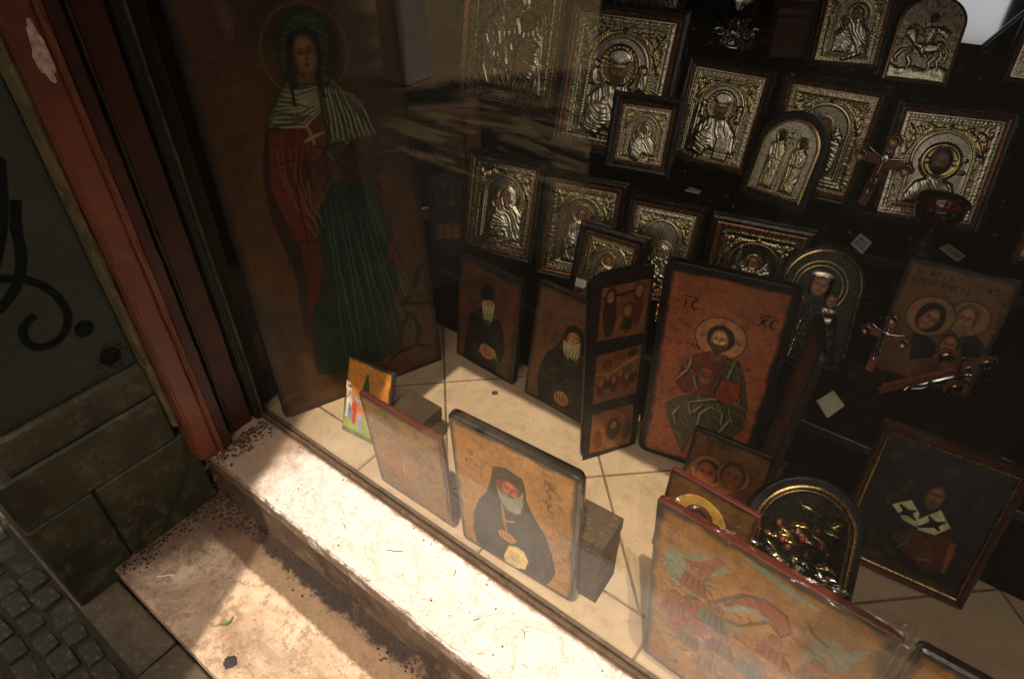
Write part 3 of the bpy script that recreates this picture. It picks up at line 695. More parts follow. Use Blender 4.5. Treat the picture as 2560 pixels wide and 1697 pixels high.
'nich':{'face':(0.027,0.862,0.089,0.131),'om1':((-0.249,0.629),(-0.129,0.745),(-0.027,0.641),(-0.005,0.504),(-0.115,0.521)),'om2':((-0.029,0.574),(0.109,0.757),(0.23,0.626),(0.15,0.502),(0.016,0.481)),'crosses':(((-0.182,0.654),(-0.04,0.568)),((-0.163,0.564),(-0.07,0.652)),((0.015,0.522),(0.171,0.652)),((0.053,0.649),(0.154,0.562))),'robe':((-0.034,0.439),(0.15,0.502),(0.255,0.558),(0.355,0.416),(0.331,0.17),(0.184,0.119),(-0.035,0.218)),'hands':((-0.069,0.352,0.075,0.075),(0.139,0.28,0.073,0.074)),'strip':((0.279,0.49),(0.325,0.498),(0.352,0.182),(0.321,0.164)),'line':(((-0.079,0.228),(-0.007,0.327)),((0.105,0.194),(0.215,0.247)))},
'family':{'h1':(-0.126,0.766,0.224,0.27),'f1':(-0.127,0.735,0.098,0.139),'v1':(-0.116,0.754,0.139,0.175),'h2':(0.209,0.843,0.191,0.257),'f2':(0.193,0.823,0.099,0.143),'f3':(0.141,0.501,0.097,0.14),'t1':((-0.427,1.093),(-0.047,1.087)),'t2':((0.262,1.136),(0.519,1.143)),'t0':((-0.398,1.189),(-0.028,1.165)),'tv':((0.441,1.041),(0.453,0.951),(0.467,0.868),(0.469,0.788),(0.471,0.706)),'robe1':((-0.221,0.534),(-0.098,0.544),(0.016,0.505),(0.076,0.337),(-0.145,0.242)),'robe2':((0.214,0.634),(0.336,0.691),(0.48,0.558),(0.469,0.462),(0.29,0.429))},
'couple':{'h1':(-0.233,0.678,0.219,0.256),'f1':(-0.259,0.625,0.098,0.128),'v1':(-0.239,0.662,0.145,0.174),'h2':(0.034,0.742,0.192,0.24),'f2':(0.029,0.726,0.089,0.117),'body':((-0.455,0.54),(-0.332,0.428),(-0.005,0.439),(0.148,0.581),(0.384,0.52),(0.482,0.216),(-0.458,0.275))},
'theo24':{'halo':(-0.073,0.815,0.3,0.322),'veil':(-0.076,0.787,0.173,0.202),'face':(-0.103,0.738,0.104,0.138)},
'theo18':{'face':(0.041,1.032,0.131,0.147),'crown':(0.029,1.231,0.139,0.081),'halo':(0.065,1.109,0.342,0.403),'veil':(0.037,1.086,0.196,0.255),'child':(0.274,0.896,0.073,0.092),'childb':((0.196,0.761),(0.398,0.759),(0.483,0.398),(0.292,0.343)),'line':((0.294,0.111),(0.54,0.082)),'body':((-0.045,0.85),(-0.096,0.462),(-0.065,0.08),(-0.04,-0.192),(0.689,-0.043),(0.494,0.495),(0.216,0.82)),'hand':(0.344,0.448,0.066,0.075),'strip':((-0.033,0.758),(-0.029,0.627),(-0.038,0.511),(-0.055,0.431))},
}
# ------------------------------------------------------------------ painted icons
def ground(cv, c1, c2, edge=0.05, ecol=(0.012, 0.008, 0.005), seed=2, spots=0.5):
    f = cv.fbm(3.5, 5, seed)[..., None]
    cv.c = np.asarray(c1) * f + np.asarray(c2) * (1 - f)
    g = cv.fbm(16, 4, seed + 9)
    k = np.clip((g - 0.55) * 5, 0, 1)[..., None] * spots
    cv.c = cv.c * (1 - k * 0.6)
    cv.lb('painted_panel')
    if edge:
        e = np.minimum(np.minimum(cv.X + 0.5, 0.5 - cv.X), np.minimum(cv.Z, cv.A - cv.Z))
        e = e + (cv.fbm(9, 4, seed + 3) - 0.5) * edge * 1.6
        t = np.clip(1.4 - e / edge, 0, 1)[..., None]
        cv.c = cv.c * (1 - t) + np.asarray(ecol) * t

def strokes(cv, lst, wd, col, op=1.0):
    for q in lst: cv.fill(cv.line(q, wd), col, None, op)

def cloth_paint(cv, pts, col, lit, f=40, ang=0.2, seed=3, lab='painted_figure', outline=True, k=0.5):
    d = cv.poly(pts)
    cv.fill(d, col, lab)
    a = math.cos(ang), math.sin(ang)
    wob = (cv.vn(4, seed=seed) - 0.5) * 3 + (cv.vn(9, seed=seed + 1) - 0.5)
    r = np.clip(1 - np.abs(np.sin(f * (cv.X * a[0] + cv.Z * a[1]) + wob * 3)) * 3.0, 0, 1) * k
    m = (cv.al(d + 0.004) * r)[..., None]
    cv.c = cv.c * (1 - m) + np.asarray(lit) * m
    if outline: cv.fill(np.abs(d) - 0.004, tuple(x * 0.25 for x in col))
    return d

def p_saint(cv):
    q = D['saint']
    ground(cv, lin('6c4620'), lin('3c2711'), .028, seed=4)
    cv.fill(cv.poly(q['floor']), lin('6a3a18'), None, .5, soft=8)
    for rr in (.205, .198): cv.fill(np.abs(cv.ell(.035, 1.905, rr, rr)) - .003, lin('8a6a34'), None, .6)
    teal, teal2, red, red2 = lin('0d2a22'), lin('2c5444'), lin('6a2619'), lin('9a5238')
    # dress: one long blue green fall from the breast to the hem
    hem = q['cloak2']
    cloth_paint(cv, hem, teal, teal2, 46, .05, 5, k=.25)
    cloth_paint(cv, q['dress'], teal, teal2, 46, .05, 5, k=.25, outline=False)
    top = [(-.02 + .028 * i, 1.18 - .02 * abs(i - 4)) for i in range(11)]
    rs = np.random.RandomState(4)
    for i in range(26):
        u = i / 25; x0 = -.03 + .27 * u; x1 = -.085 + .46 * u; zt = 1.17 - .05 * abs(u - .5) + rs.uniform(-.08, .05); zb = .17 + .08 * u + rs.uniform(0, .10)
        pts = [(x0 + (x1 - x0) * t + .010 * math.sin(5 * t + i), zt + (zb - zt) * t) for t in (0, .25, .5, .75, 1)]
        cv.fill(cv.line(pts, .0032), (lin('3f6a55'), lin('061510'), lin('1c4436'))[i % 3], None, .8)
    cloth_paint(cv, q['cloak'], lin('120d09'), lin('3a2416'), 50, .2, 6, k=.25)
    cloth_paint(cv, q['redrobe'], red, red2, 45, .5, 8, k=.3)
    cloth_paint(cv, q['redlow'], lin('5a2016'), lin('86412c'), 45, .2, 9, k=.3)
    cloth_paint(cv, q['redR'], lin('5a2015'), lin('8a4028'), 45, .1, 10, k=.3)
    cloth_paint(cv, q['redR2'], lin('5a2015'), lin('8a4028'), 45, .1, 10, k=.3)
    for i in range(12):
        u = i / 11
        pts = [(-.20 + .17 * u, 1.50 - .02 * u), (-.205 + .13 * u + .01 * math.sin(i * 2), 1.36), (-.17 + .08 * u, 1.20 + .03 * math.sin(i)), (-.10 + .05 * u, 1.02 + .05 * (i % 3))]
        cv.fill(cv.line(pts, .003), (lin('a8603f'), lin('2e0f09'))[i % 2], None, .75)
    cloth_paint(cv, q['sleeve'], lin('421c12'), lin('84452c'), 60, .8, 11, k=.4)
    cv.fill(cv.poly(q['arm']), lin('5a2a1a'), 'painted_figure'); cv.fill(np.abs(cv.poly(q['arm'])) - .003, lin('240e07'))
    hx, hz, ha, hb = q['hand']
    cv.fill(cv.ell(hx, hz, ha, hb, .3), lin('8a5a34'), 'painted_figure'); cv.fill(np.abs(cv.ell(hx, hz, ha, hb, .3)) - .003, lin('2a150b'))
    strokes(cv, [[(hx - .03 + .016 * k, hz + .022), (hx - .02 + .018 * k, hz - .024)] for k in range(4)], .003, lin('3a1c0c'))
    cv.fill(cv.ell(.04, 1.905, .15, .185), lin('2c341c'), 'painted_figure')
    cloth_paint(cv, q['hood'], lin('36452c'), lin('8a8a58'), 60, 1.2, 12, k=.5)
    cv.fill(cv.poly(q['neck']), lin('7a5030'), 'painted_figure')
    cloth_paint(cv, q['shawl1'], lin('4a5434'), lin('b8b07c'), 75, 1.25, 13, k=.5)
    cloth_paint(cv, q['shawl2'], lin('4a5434'), lin('b8b07c'), 60, .35, 14, k=.5)
    for i in range(9):      # pale bands of the veil
        u = i / 8
        cv.fill(cv.line([(-.10 - .10 * u, 1.755 - .15 * u), (-.04, 1.735 - .15 * u - .01 * math.sin(i)), (.05, 1.745 - .11 * u)], .0042), lin('c6bd8c'), None, .8)
        cv.fill(cv.line([(.095 + .016 * i, 1.735 - .006 * i), (.09 + .022 * i, 1.62), (.085 + .027 * i, 1.485)], .004), lin('c6bd8c'), None, .8)
        cv.fill(cv.line([(.103 + .016 * i, 1.725 - .006 * i), (.098 + .022 * i, 1.61), (.095 + .027 * i, 1.485)], .003), lin('1c2414'), None, .8)
    cv.fill(cv.poly(q['hair']), lin('120b07'), 'painted_figure')
    d = cv.poly(q['face']); cv.fill(d, lin('3a2010'), 'painted_figure')
    face(cv, .028, 1.888, .058, .090, skin=lin('a2703f'), dark=lin('402313'), lab='painted_figure')
    strokes(cv, q['fold'], .0045, lin('1a0f08'), .8)
    strokes(cv, q['cross'], .006, lin('b09a66'))
    strokes(cv, q['demon'], .013, lin('0b0a07'))
    strokes(cv, [q['arc']], .006, lin('7a4a28'), .7)
    cv.c *= np.array((.70, .67, .60))

def p_monk(cv):
    q = D['monk']
    ground(cv, lin('b47c3a'), lin('925f2a'), .03, (.03, .022, .014), 5)
    hx, hz, hr, _ = q['halo']
    for k in range(14):
        cv.fill(np.abs(np.hypot(cv.X - hx, cv.Z - hz) - .25) - .003, lin('7a4a20'), None, .12)
    blk = lin('1d1a16')
    cloth_paint(cv, q['robe'], blk, lin('3c362d'), 36, .15, 6, k=.5)
    cv.fill(cv.poly(q['hat']), lin('14110e'), 'painted_figure')
    fx, fz = np.mean(np.array(q['face']), 0)
    d = cv.poly(q['face']); cv.fill(d, lin('6e2c14'), 'painted_figure')
    face(cv, fx + .005, fz + .0, .078, .098, skin=lin('a2532a'), dark=lin('4a1c0c'), lab='painted_figure', look=.15, rot=-.08)
    cv.fill(cv.poly(q['hat']), lin('14110e'), 'painted_figure')
    d = cv.poly(q['beard']); cv.fill(d, lin('7d7c68'), 'painted_figure')
    bx, bz = np.mean(np.array(q['beard']), 0)
    strokes(cv, [[(bx - .10 + .022 * k, bz + .08 - .01 * (k % 3)), (bx - .068 + .015 * k, bz - .02), (bx - .03 + .008 * k, bz - .13 + .02 * abs(k - 4.5) / 4)] for k in range(10)], .0032, lin('4c4b3d'), .7)
    strokes(cv, [[(bx - .09 + .022 * k, bz + .07), (bx - .058 + .015 * k, bz - .03), (bx - .025 + .008 * k, bz - .12)] for k in range(9)], .0025, lin('a5a48e'), .7)
    cv.fill(cv.ell(fx + .01, fz - .062, .03, .010), lin('5a2010'))
    strokes(cv, q['pend'], .008, lin('b06a30'))
    cv.fill(cv.ell(*q['hand']), lin('b0702e'), 'painted_figure')
    hx2, hz2 = q['hand'][:2]
    strokes(cv, [[(hx2 - .05 + .028 * k, hz2 + .03), (hx2 - .04 + .03 * k, hz2 - .04)] for k in range(4)], .004, lin('5a3010'))
    d = cv.poly(q['scroll']); cv.fill(d, lin('d8b878'), 'painted_figure'); cv.fill(np.abs(d) - .004, lin('6a4a20'))
    px, pz = np.mean(np.array(q['scroll']), 0)
    strokes(cv, [[(px - .07, pz + .05 - .03 * k), (px + .05, pz + .03 - .03 * k)] for k in range(4)], .004, lin('8a6a34'))
    for ch, (x, z) in zip('POCIOC', q['letters']): write(cv, ch, x - .02, z - .02, .06, lin('4a2a12'))
    write(cv, 'O', -.36, 1.1, .06, lin('4a2a12')); write(cv, 'AGI', -.4, 1.0, .05, lin('5a3818'))

def p_mon1(cv):
    q = D['mon1']
    ground(cv, lin('5c3a20'), lin('3f2815'), .05, seed=6)
    for e in q['red']: cv.fill(cv.ell(*e), lin('6a2a18'), None, .55, soft=14)
    cv.fill(np.abs(cv.ell(*q['halo'])) - .005, lin('2a1408'))
    cloth_paint(cv, q['robe'], lin('0d0e0a'), lin('22261c'), 40, .2, 6, k=.4)
    face(cv, *q['face'], skin=lin('bd8654'), lab='painted_figure')
    d = cv.poly(q['beard']); cv.fill(d, lin('b0a678'), 'painted_figure')
    fx, fz = q['face'][:2]
    strokes(cv, [[(fx - .1 + .05 * k, fz - .06), (fx - .06 + .035 * k, fz - .2), (fx - .03 + .02 * k, fz - .3)] for k in range(5)], .006, lin('4a4428'))
    face(cv, fx, fz + .03, q['face'][2] * .9, q['face'][3] * .6, skin=lin('bd8654'), lab='painted_figure')
    d = cv.poly(q['hat']); cv.fill(d, lin('0a0b08'), 'painted_figure')
    x, z, a, b = q['hand']; cv.fill(cv.ell(x, z, a, b), lin('aa6a44'), 'painted_figure')
    strokes(cv, [[(x - .08 + .04 * k, z + .05), (x - .05 + .045 * k, z - .06)] for k in range(4)], .006, lin('4a2412'))
    strokes(cv, q['paper'], .010, lin('9a8c68'))

def p_mon2(cv):
    q = D['mon2']
    ground(cv, lin('70482a'), lin('54351c'), .04, seed=7)
    cv.fill(np.abs(cv.ell(*q['halo'])) - .006, lin('3a200e'))
    cloth_paint(cv, q['hood'], lin('0c0b09'), lin('1e1c17'), 30, .2, 6, k=.4)
    x, z, a, b = q['face']
    face(cv, x, z, a, b * 1.2, skin=lin('b07a4a'), lab='painted_figure', look=.2)
    d = cv.poly(q['beard']); cv.fill(d, lin('aa9a6c'), 'painted_figure')
    strokes(cv, [[(x - .15 + .06 * k, z - .1), (x - .11 + .045 * k, z - .25), (x - .08 + .035 * k, z - .38)] for k in range(6)], .006, lin('4a3e22'))
    face(cv, x, z + .06, a * .85, b * .8, skin=lin('b07a4a'), lab='painted_figure', look=.2)
    x, z, a, b = q['hand']; cv.fill(cv.ell(x, z, a, b), lin('a06640'), 'painted_figure')
    strokes(cv, [[(x - .1 + .05 * k, z + .06), (x - .05 + .05 * k, z - .08)] for k in range(4)], .007, lin('40200f'))
    for ch, (lx, lz) in zip('OAGIW', q['letters']): write(cv, ch, lx - .03, lz - .03, .075, lin('2c180b'))

def p_triC(cv):
    q = D['triC']
    ground(cv, lin('ac5c36'), lin('864626'), .03, (.02, .01, .006), 8)
    x, z, a, b = q['halo']
    cv.fill(cv.ell(x, z, a, a), lin('b87a48'), None, .8); cv.fill(np.abs(cv.ell(x, z, a, a)) - .005, lin('150b06'))
    cloth_paint(cv, q['robe'], lin('6a2418'), lin('a04a30'), 40, .4, 6, k=.4)
    cloth_paint(cv, q['mantle'], lin('443c22'), lin('8e8050'), 34, .7, 9, k=.5)
    strokes(cv, q['folds'], .009, lin('9a9560'), .8)
    strokes(cv, [[(p[0] + .015, p[1] - .012) for p in f] for f in q['folds']], .006, lin('0e0d08'))
    cv.fill(cv.ell(*q['neck']), lin('7a4c2c'), 'painted_figure')
    cv.fill(cv.ell(*q['hair']), lin('2a160b'), 'painted_figure')
    fx, fz, fa, fb = q['face']
    face(cv, fx, fz, fa * 1.0, fb * 1.05, skin=lin('d09a5c'), lab='painted_figure', beard=lin('5a3418'))
    d = cv.poly(q['book']); cv.fill(d, lin('8a3418'), 'painted_figure'); cv.fill(np.abs(d) - .006, lin('2a0f08'))
    for h in (q['hand'], q['hand2']):
        cv.fill(cv.ell(*h), lin('8e5a34'), 'painted_figure')
        strokes(cv, [[(h[0] - .04 + .03 * k, h[1] + .06), (h[0] - .03 + .025 * k, h[1] - .04)] for k in range(4)], .005, lin('3a1c0c'))
    (x1, z1), (x2, z2) = q['IC']; write(cv, 'IC', x1 - .03, z1, .10, lin('160c07'), .007); cv.fill(cv.line([(x1 - .04, z1 + .12), (x1 + .1, z1 + .12)], .004), lin('160c07'))
    (x1, z1), (x2, z2) = q['XC']; write(cv, 'XC', x1 - .03, z1, .10, lin('160c07'), .007); cv.fill(cv.line([(x1 - .04, z1 + .12), (x1 + .1, z1 + .12)], .004), lin('160c07'))
    x1, z1 = q['side'][0]; write(cv, 'O PAN', x1, z1, .05, lin('2c160b'))
    x1, z1 = q['side2'][0]; write(cv, 'TOK', x1 - .03, z1, .05, lin('2c160b'))
    hx, hz, ha, _ = q['halo']
    for ch, (dx, dz) in zip('OWN', ((-.72, -.0), (.0, .72), (.68, -.05))): write(cv, ch, hx + dx * ha - .02, hz + dz * ha - .02, .05, lin('2c160b'))

def p_triL(cv):
    cv.c[:] = np.array((.010, .008, .006)); cv.lb('painted_panel')
    q = D['triL']
    for i, p in enumerate(q['f']):
        d = cv.poly(p)
        g = cv.fbm(6, 4, 30 + i)[..., None]
        cv.fill(d, np.asarray(lin('7c4a28')) * (.55 + .75 * g), 'painted_scene')
        P = np.array(p); x0, x1 = P[:, 0].min() + .05, P[:, 0].max() - .05; z0, z1 = P[:, 1].min() + .1, P[:, 1].max() - .1
        W_, H_ = x1 - x0, z1 - z0
        m = lambda a, b: (x0 + a * W_, z0 + b * H_)
        inside = d
        def put(dd, col, op=1.0): cv.fill(np.maximum(dd, inside), col, None, op)
        dk, rd, gn, sk = lin('1c100a'), lin('5a2014'), lin('1e2416'), lin('9a6238')
        if i == 0:
            put(cv.line([m(0, .9), m(.5, .9), m(1, .95)], .016), dk)
            for (a, b, s_) in ((.18, .55, 1.2), (.82, .6, 1.0), (.6, .3, .7)):
                put(cv.ell(*m(a, b), .09 * s_, .36 * s_), dk if a < .5 else rd, .85)
                put(cv.ell(*m(a, b + .28 * s_), .055, .09), sk); put(np.abs(cv.ell(*m(a, b + .28 * s_), .09, .14)) - .006, dk)
            put(cv.poly([m(.4, .1), m(.5, .35), m(.75, .3), m(.7, .05)]), gn, .8)
        elif i == 1:
            put(cv.line([m(0, .65), m(.35, .58), m(.6, .7), m(1, .85)], .02), lin('a06a3c'))
            for k in range(6): put(cv.ell(*m(.12 + .16 * k, .25 + .12 * (k % 2)), .075, .13), (rd, gn, dk)[k % 3], .75); put(cv.ell(*m(.12 + .16 * k, .40 + .12 * (k % 2)), .04, .06), sk)
            put(cv.ell(*m(.25, .85), .09, .09), rd, .8); put(cv.ell(*m(.85, .98), .09, .08), dk, .8)
        else:
            put(np.abs(cv.ell(*m(.55, .5), .22, .36)) - .02, lin('8a5630')); put(cv.ell(*m(.55, .5), .13, .24), gn, .8); put(cv.ell(*m(.55, .62), .05, .08), sk)
            put(cv.ell(*m(.15, .3), .09, .22), rd, .7); put(cv.ell(*m(.92, .35), .08, .22), dk, .7)
        cv.fill(np.abs(d) - .008, lin('2a160a'))

def p_triR(cv):
    ground(cv, lin('5e3c20'), lin('42280f'), .06, seed=17)
    for k in range(3):
        cv.fill(cv.rect(-.4, .4, .15 + 1.15 * k, .2 + 1.15 * k), (.01, .008, .006))
        cv.fill(cv.ell(-.1, .75 + 1.15 * k, .12, .3), lin('2a120a'), 'painted_scene', .8); cv.fill(cv.ell(-.1, 1.05 + 1.1 * k, .07, .08), lin('8a5a34'))

def p_land(cv):
    ground(cv, lin('d08a34'), lin('b8702a'), .03, (.05, .03, .015), 9, .3)
    A = cv.A
    cv.fill(cv.poly([(-.5, 0), (.5, 0), (.5, .42), (.1, .5), (-.2, .46), (-.5, .56)]), lin('8a9440'))
    cv.fill(cv.poly([(-.1, .44), (.5, .34), (.5, .5), (.1, .56)]), lin('b07c30'))
    cv.fill(cv.poly([(-.5, .0), (.5, .0), (.5, .06), (-.5, .1)]), lin('5c6428'))
    for dx, s in ((0, 1), (.12, .6)):
        cv.fill(cv.poly([(-.05 + dx, .62), (-.16 + dx, .8), (-.10 + dx, 1.02 * s + .1), (-.04 + dx, 1.36 * s), (.02 + dx, 1.1 * s + .05), (.08 + dx, .78)]), lin('2f4a22'), 'painted_tree')
    cv.fill(cv.line([(.12, .55), (.14, .95)], .012), lin('38481e'))
    for x, z in ((-.46, .95), (-.42, .83), (.2, .62), (.26, .58)):
        cv.fill(cv.rect(x - .05, x + .06, z - .08, z + .09), lin('d8ccb0')); cv.fill(cv.poly([(x - .07, z + .09), (x + .08, z + .09), (x + .01, z + .15)]), lin('a03a20'))
    # three robed figures
    for x, z, c1, c2 in ((-.40, .62, 'd8d2c4', '6c7c98'), (-.27, .56, 'c8482c', '8a2c1c'), (-.16, .50, 'd0643c', '7e9ac0')):
        cv.fill(cv.poly([(x - .06, z - .3), (x + .09, z - .34), (x + .07, z + .08), (x, z + .13), (x - .06, z + .06)]), lin(c1), 'painted_figure')
        cv.fill(cv.poly([(x - .02, z - .32), (x + .1, z - .36), (x + .06, z - .05), (x + .01, z)]), lin(c2), 'painted_figure')
        cv.fill(cv.ell(x, z + .19, .05, .06), lin('8aa4c0')); cv.fill(cv.ell(x, z + .18, .03, .04), lin('b87848'))
    write(cv, 'STA', .36, .52, .10, lin('e8e2d0'), .012, (.25, 1), .9)
    write(cv, 'HG', .24, .50, .09, lin('e8e2d0'), .010, (.25, 1), .9)

def p_red(cv):
    ground(cv, lin('967040'), lin('74522c'), .035, (.05, .03, .016), 10, .7)
    c = lin('7a5530')
    strokes(cv, [[(-.3, .25), (-.1, .55), (.1, .5), (.3, .75)], [(-.25, .6), (0, .75), (.2, .95)], [(-.1, .3), (.05, .4), (.28, .42)], [(-.2, .9), (0, 1.0), (.15, .85)]], .012, c, .8)
    cv.fill(np.abs(cv.ell(0, .98, .14, .14)) - .008, c, None, .7)
    cv.fill(cv.poly([(-.2, .1), (.22, .1), (.16, .75), (.05, .86), (-.06, .86), (-.17, .74)]), lin('8a5a38'), 'painted_figure', .75, soft=3)
    cv.fill(cv.ell(0, .97, .07, .09), lin('93653c'), 'painted_figure', .8)
    strokes(cv, [[(-.1 + .06 * k, .15), (-.08 + .05 * k, .45), (-.05 + .03 * k, .75)] for k in range(5)], .007, lin('a98458'), .7)
    cv.fill(cv.ell(.12, .35, .12, .1), lin('6a7058'), None, .35, soft=8); cv.fill(cv.ell(-.2, .5, .1, .14), lin('a05a38'), None, .4, soft=8)

def p_large(cv):
    q = D['large']
    ground(cv, lin('b07c3a'), lin('925c26'), .03, (.03, .02, .012), 11, .6)
    or_, teal, dk = lin('9a3c1c'), lin('5f7e72'), lin('3a1e0e')
    x, z, a, b = q['mand']
    cv.fill(cv.ell(x, z, a * .9, b * .8), lin('b87a48'), None, .6, soft=10)
    for pp_ in ('red1', 'red2'): cloth_paint(cv, q[pp_], lin('943a1e'), lin('c07a48'), 30, .6, 12, k=.5, outline=True)
    for pp_ in ('angel', 'angel2'):
        cloth_paint(cv, q[pp_], lin('7c8468'), lin('a8a27c'), 90, .9, 13, k=.6, outline=False)
    cloth_paint(cv, q['angelred'], lin('8a4a34'), lin('6a3a30'), 50, .3, 14, k=.4, outline=False)
    strokes(cv, q['teal'], .014, lin('7d9486'), .8)
    strokes(cv, q['dark'], .007, dk, .8)
    rs = np.random.RandomState(3)
    for k in range(170):
        x, z = rs.uniform(-.42, .42), rs.uniform(.05, .95)
        a = rs.uniform(0, 3.14); l = rs.uniform(.015, .055)
        cv.fill(cv.line([(x, z), (x + l * math.cos(a), z + l * math.sin(a)), (x + 1.6 * l * math.cos(a + .5), z + 1.6 * l * math.sin(a + .5))], .005), [dk, or_, dk, teal, lin('c8924e')][k % 5], None, .75)
    for x, z in ((-.28, .98), (-.1, .62), (.05, .6), (.26, .62), (-.26, .5), (.2, .3), (-.05, .25), (.33, .35), (-.36, .7), (-.17, .8), (.12, .84), (.3, .86), (.38, .6), (-.15, .4), (.08, .42)):
        rb = lin(('8a3018', '4e6a5e', '6a3a1c', '8a5a2c')[int(abs(x * 100)) % 4])
        cv.fill(cv.poly([(x - .05, z - .03), (x + .05, z - .03), (x + .085, z - .16), (x - .075, z - .17)]), rb, 'painted_figure', .85)
        strokes(cv, [[(x - .03 + .025 * k, z - .05), (x - .04 + .035 * k, z - .15)] for k in range(4)], .004, dk, .7)
        cv.fill(cv.ell(x, z, .046, .046), lin('ab7530'), None, .7)
        face(cv, x, z, .026, .033, skin=lin('a06838'), lab='painted_figure', hair=lin('4a2814'))
        cv.fill(np.abs(cv.ell(x, z, .048, .048)) - .0025, lin('6a4420'), None, .6)

def p_nich(cv):
    q = D['nich']
    ground(cv, lin('1c1710'), lin('120e09'), .02, seed=12, spots=.3)
    cloth_paint(cv, q['robe'], lin('46200f'), lin('74402a'), 40, .3, 6, k=.5)
    for k in ('om1', 'om2'):
        d = cv.poly(q[k]); cv.fill(d, lin('b8ac80'), 'painted_figure')
    strokes(cv, q['crosses'], .020, lin('060504'))
    fx, fz, fa, fb = q['face']
    face(cv, fx, fz, fa * .8, fb * .75, skin=lin('7a4c2a'), dark=lin('2a170b'), lab='painted_figure', beard=lin('5c4a30'))
    for h in q['hands']: cv.fill(cv.ell(*h), lin('46301a'), 'painted_figure', .9)
    cv.fill(cv.poly(q['strip']), lin('84441c'), 'painted_figure', .8)
    strokes(cv, q['line'], .008, lin('5a4a2a'))

def p_family(cv):
    q = D['family']
    ground(cv, lin('8a5c30'), lin('6a4522'), .03, seed=13)
    ln = lin('1c0f07')
    for k in ('h2', 'h1'):
        x, z, a, _ = q[k]; cv.fill(cv.ell(x, z, a, a), lin('a0703a')); cv.fill(np.abs(cv.ell(x, z, a, a)) - .006, ln)
    cloth_paint(cv, q['robe1'], lin('14110c'), lin('2e2418'), 40, .3, 6, k=.4)
    cloth_paint(cv, q['robe2'], lin('1b130c'), lin('33281a'), 40, .3, 7, k=.4)
    x, z, a, b = q['v1']; cv.fill(cv.ell(x, z, a, b), lin('1a0d08'), 'painted_figure')
    x, z, a, b = q['f1']; face(cv, x, z, a * .85, b * .95, skin=lin('b8744a'), lab='painted_figure', rot=-.35, look=.4)
    x, z, a, b = q['f2']; face(cv, x, z, a * .85, b * .95, skin=lin('b88050'), lab='painted_figure', hair=lin('6a543a'), beard=lin('92785a'), look=-.3)
    x, z, a, b = q['f3']; face(cv, x, z, a * .8, b * .8, skin=lin('b87448'), lab='painted_figure', hair=lin('3e2313'), look=-.2)
    s_ = .062
    (x0, z0), (x1, z1) = q['t0']; write(cv, 'H AGIA', x0, z0, s_, ln, None, (x1 - x0, z1 - z0), .95)
    (x0, z0), (x1, z1) = q['t1']; write(cv, 'OIKOGENEIA', x0, z0, s_, ln, None, (x1 - x0, z1 - z0), .92)
    (x0, z0), (x1, z1) = q['t2']; write(cv, 'AGIOS', x0, z0, s_, ln, None, (x1 - x0, z1 - z0), .95)
    for ch, (x0, z0) in zip('IWSHF', q['tv']): write(cv, ch, x0 - .02, z0, s_, ln)

def p_couple(cv):
    q = D['couple']
    ground(cv, lin('7a4e26'), lin('5c3818'), .035, seed=14)
    cloth_paint(cv, q['body'], lin('3a2010'), lin('5a3418'), 40, .6, 6, k=.4, outline=False)
    for h, v, f in (('h1', 'v1', 'f1'), ('h2', None, 'f2')):
        x, z, a, _ = q[h]; cv.fill(cv.ell(x, z, a, a), lin('8a5c2c')); cv.fill(np.abs(cv.ell(x, z, a, a)) - .008, lin('3a200c'))
        if v: x, z, a, b = q[v]; cv.fill(cv.ell(x, z, a, b), lin('1c0e08'), 'painted_figure')
        x, z, a, b = q[f]; face(cv, x, z, a * 1.25, b * 1.35, skin=lin('8a4a26'), lab='painted_figure', hair=None if v else lin('3a2412'))
    write(cv, 'AGIOI', -.36, cv.A - .12, .07, lin('3a1e0c'))

def p_theo24(cv):
    q = D['theo24']
    ground(cv, lin('6a4418'), lin('4a2c10'), .03, seed=15)
    x, z, a, b = q['halo']; cv.fill(cv.ell(x, z, a, a), lin('b08434')); cv.fill(np.abs(cv.ell(x, z, a, a)) - .006, lin('d0b070'))
    cloth_paint(cv, [(x - .3, 0), (x - .18, z - .3), (x - .1, z - .1), (x + .12, z - .1), (x + .22, z - .3), (x + .35, 0)], lin('2a100a'), lin('5a2414'), 40, .4, 6, k=.5)
    x, z, a, b = q['veil']; cv.fill(cv.ell(x, z, a, b * 1.05), lin('240e08'), 'painted_figure')
    for k in range(3): cv.fill(np.abs(cv.ell(x, z, a * (.92 - .1 * k), b * (.95 - .1 * k))) - .004, lin('8a4a20'), None, .7)
    x, z, a, b = q['face']; face(cv, x, z, a * .9, b, skin=lin('a0622c'), lab='painted_figure', rot=-.15)

def p_corner(cv):
    ground(cv, lin('b07834'), lin('8a5a28'), .05, seed=16)
    A = cv.A
    cv.fill(cv.arch(0, -.1, A - .5, .36), lin('c08a40')); cv.fill(np.abs(cv.arch(0, -.1, A - .5, .36)) - .01, lin('4a2c10'))
    cv.fill(cv.ell(0, A - .55, .17, .17), lin('c89a48')); cv.fill(np.abs(cv.ell(0, A - .55, .17, .17)) - .006, lin('4a2c10'))
    face(cv, 0, A - .57, .08, .1, lab='painted_figure', hair=HAIRC, beard=HAIRC)
    cloth_paint(cv, [(-.3, 0), (-.24, A - .8), (-.08, A - .68), (.08, A - .68), (.24, A - .8), (.3, 0)], lin('6a2a18'), lin('9a5434'), 30, .2, 5)

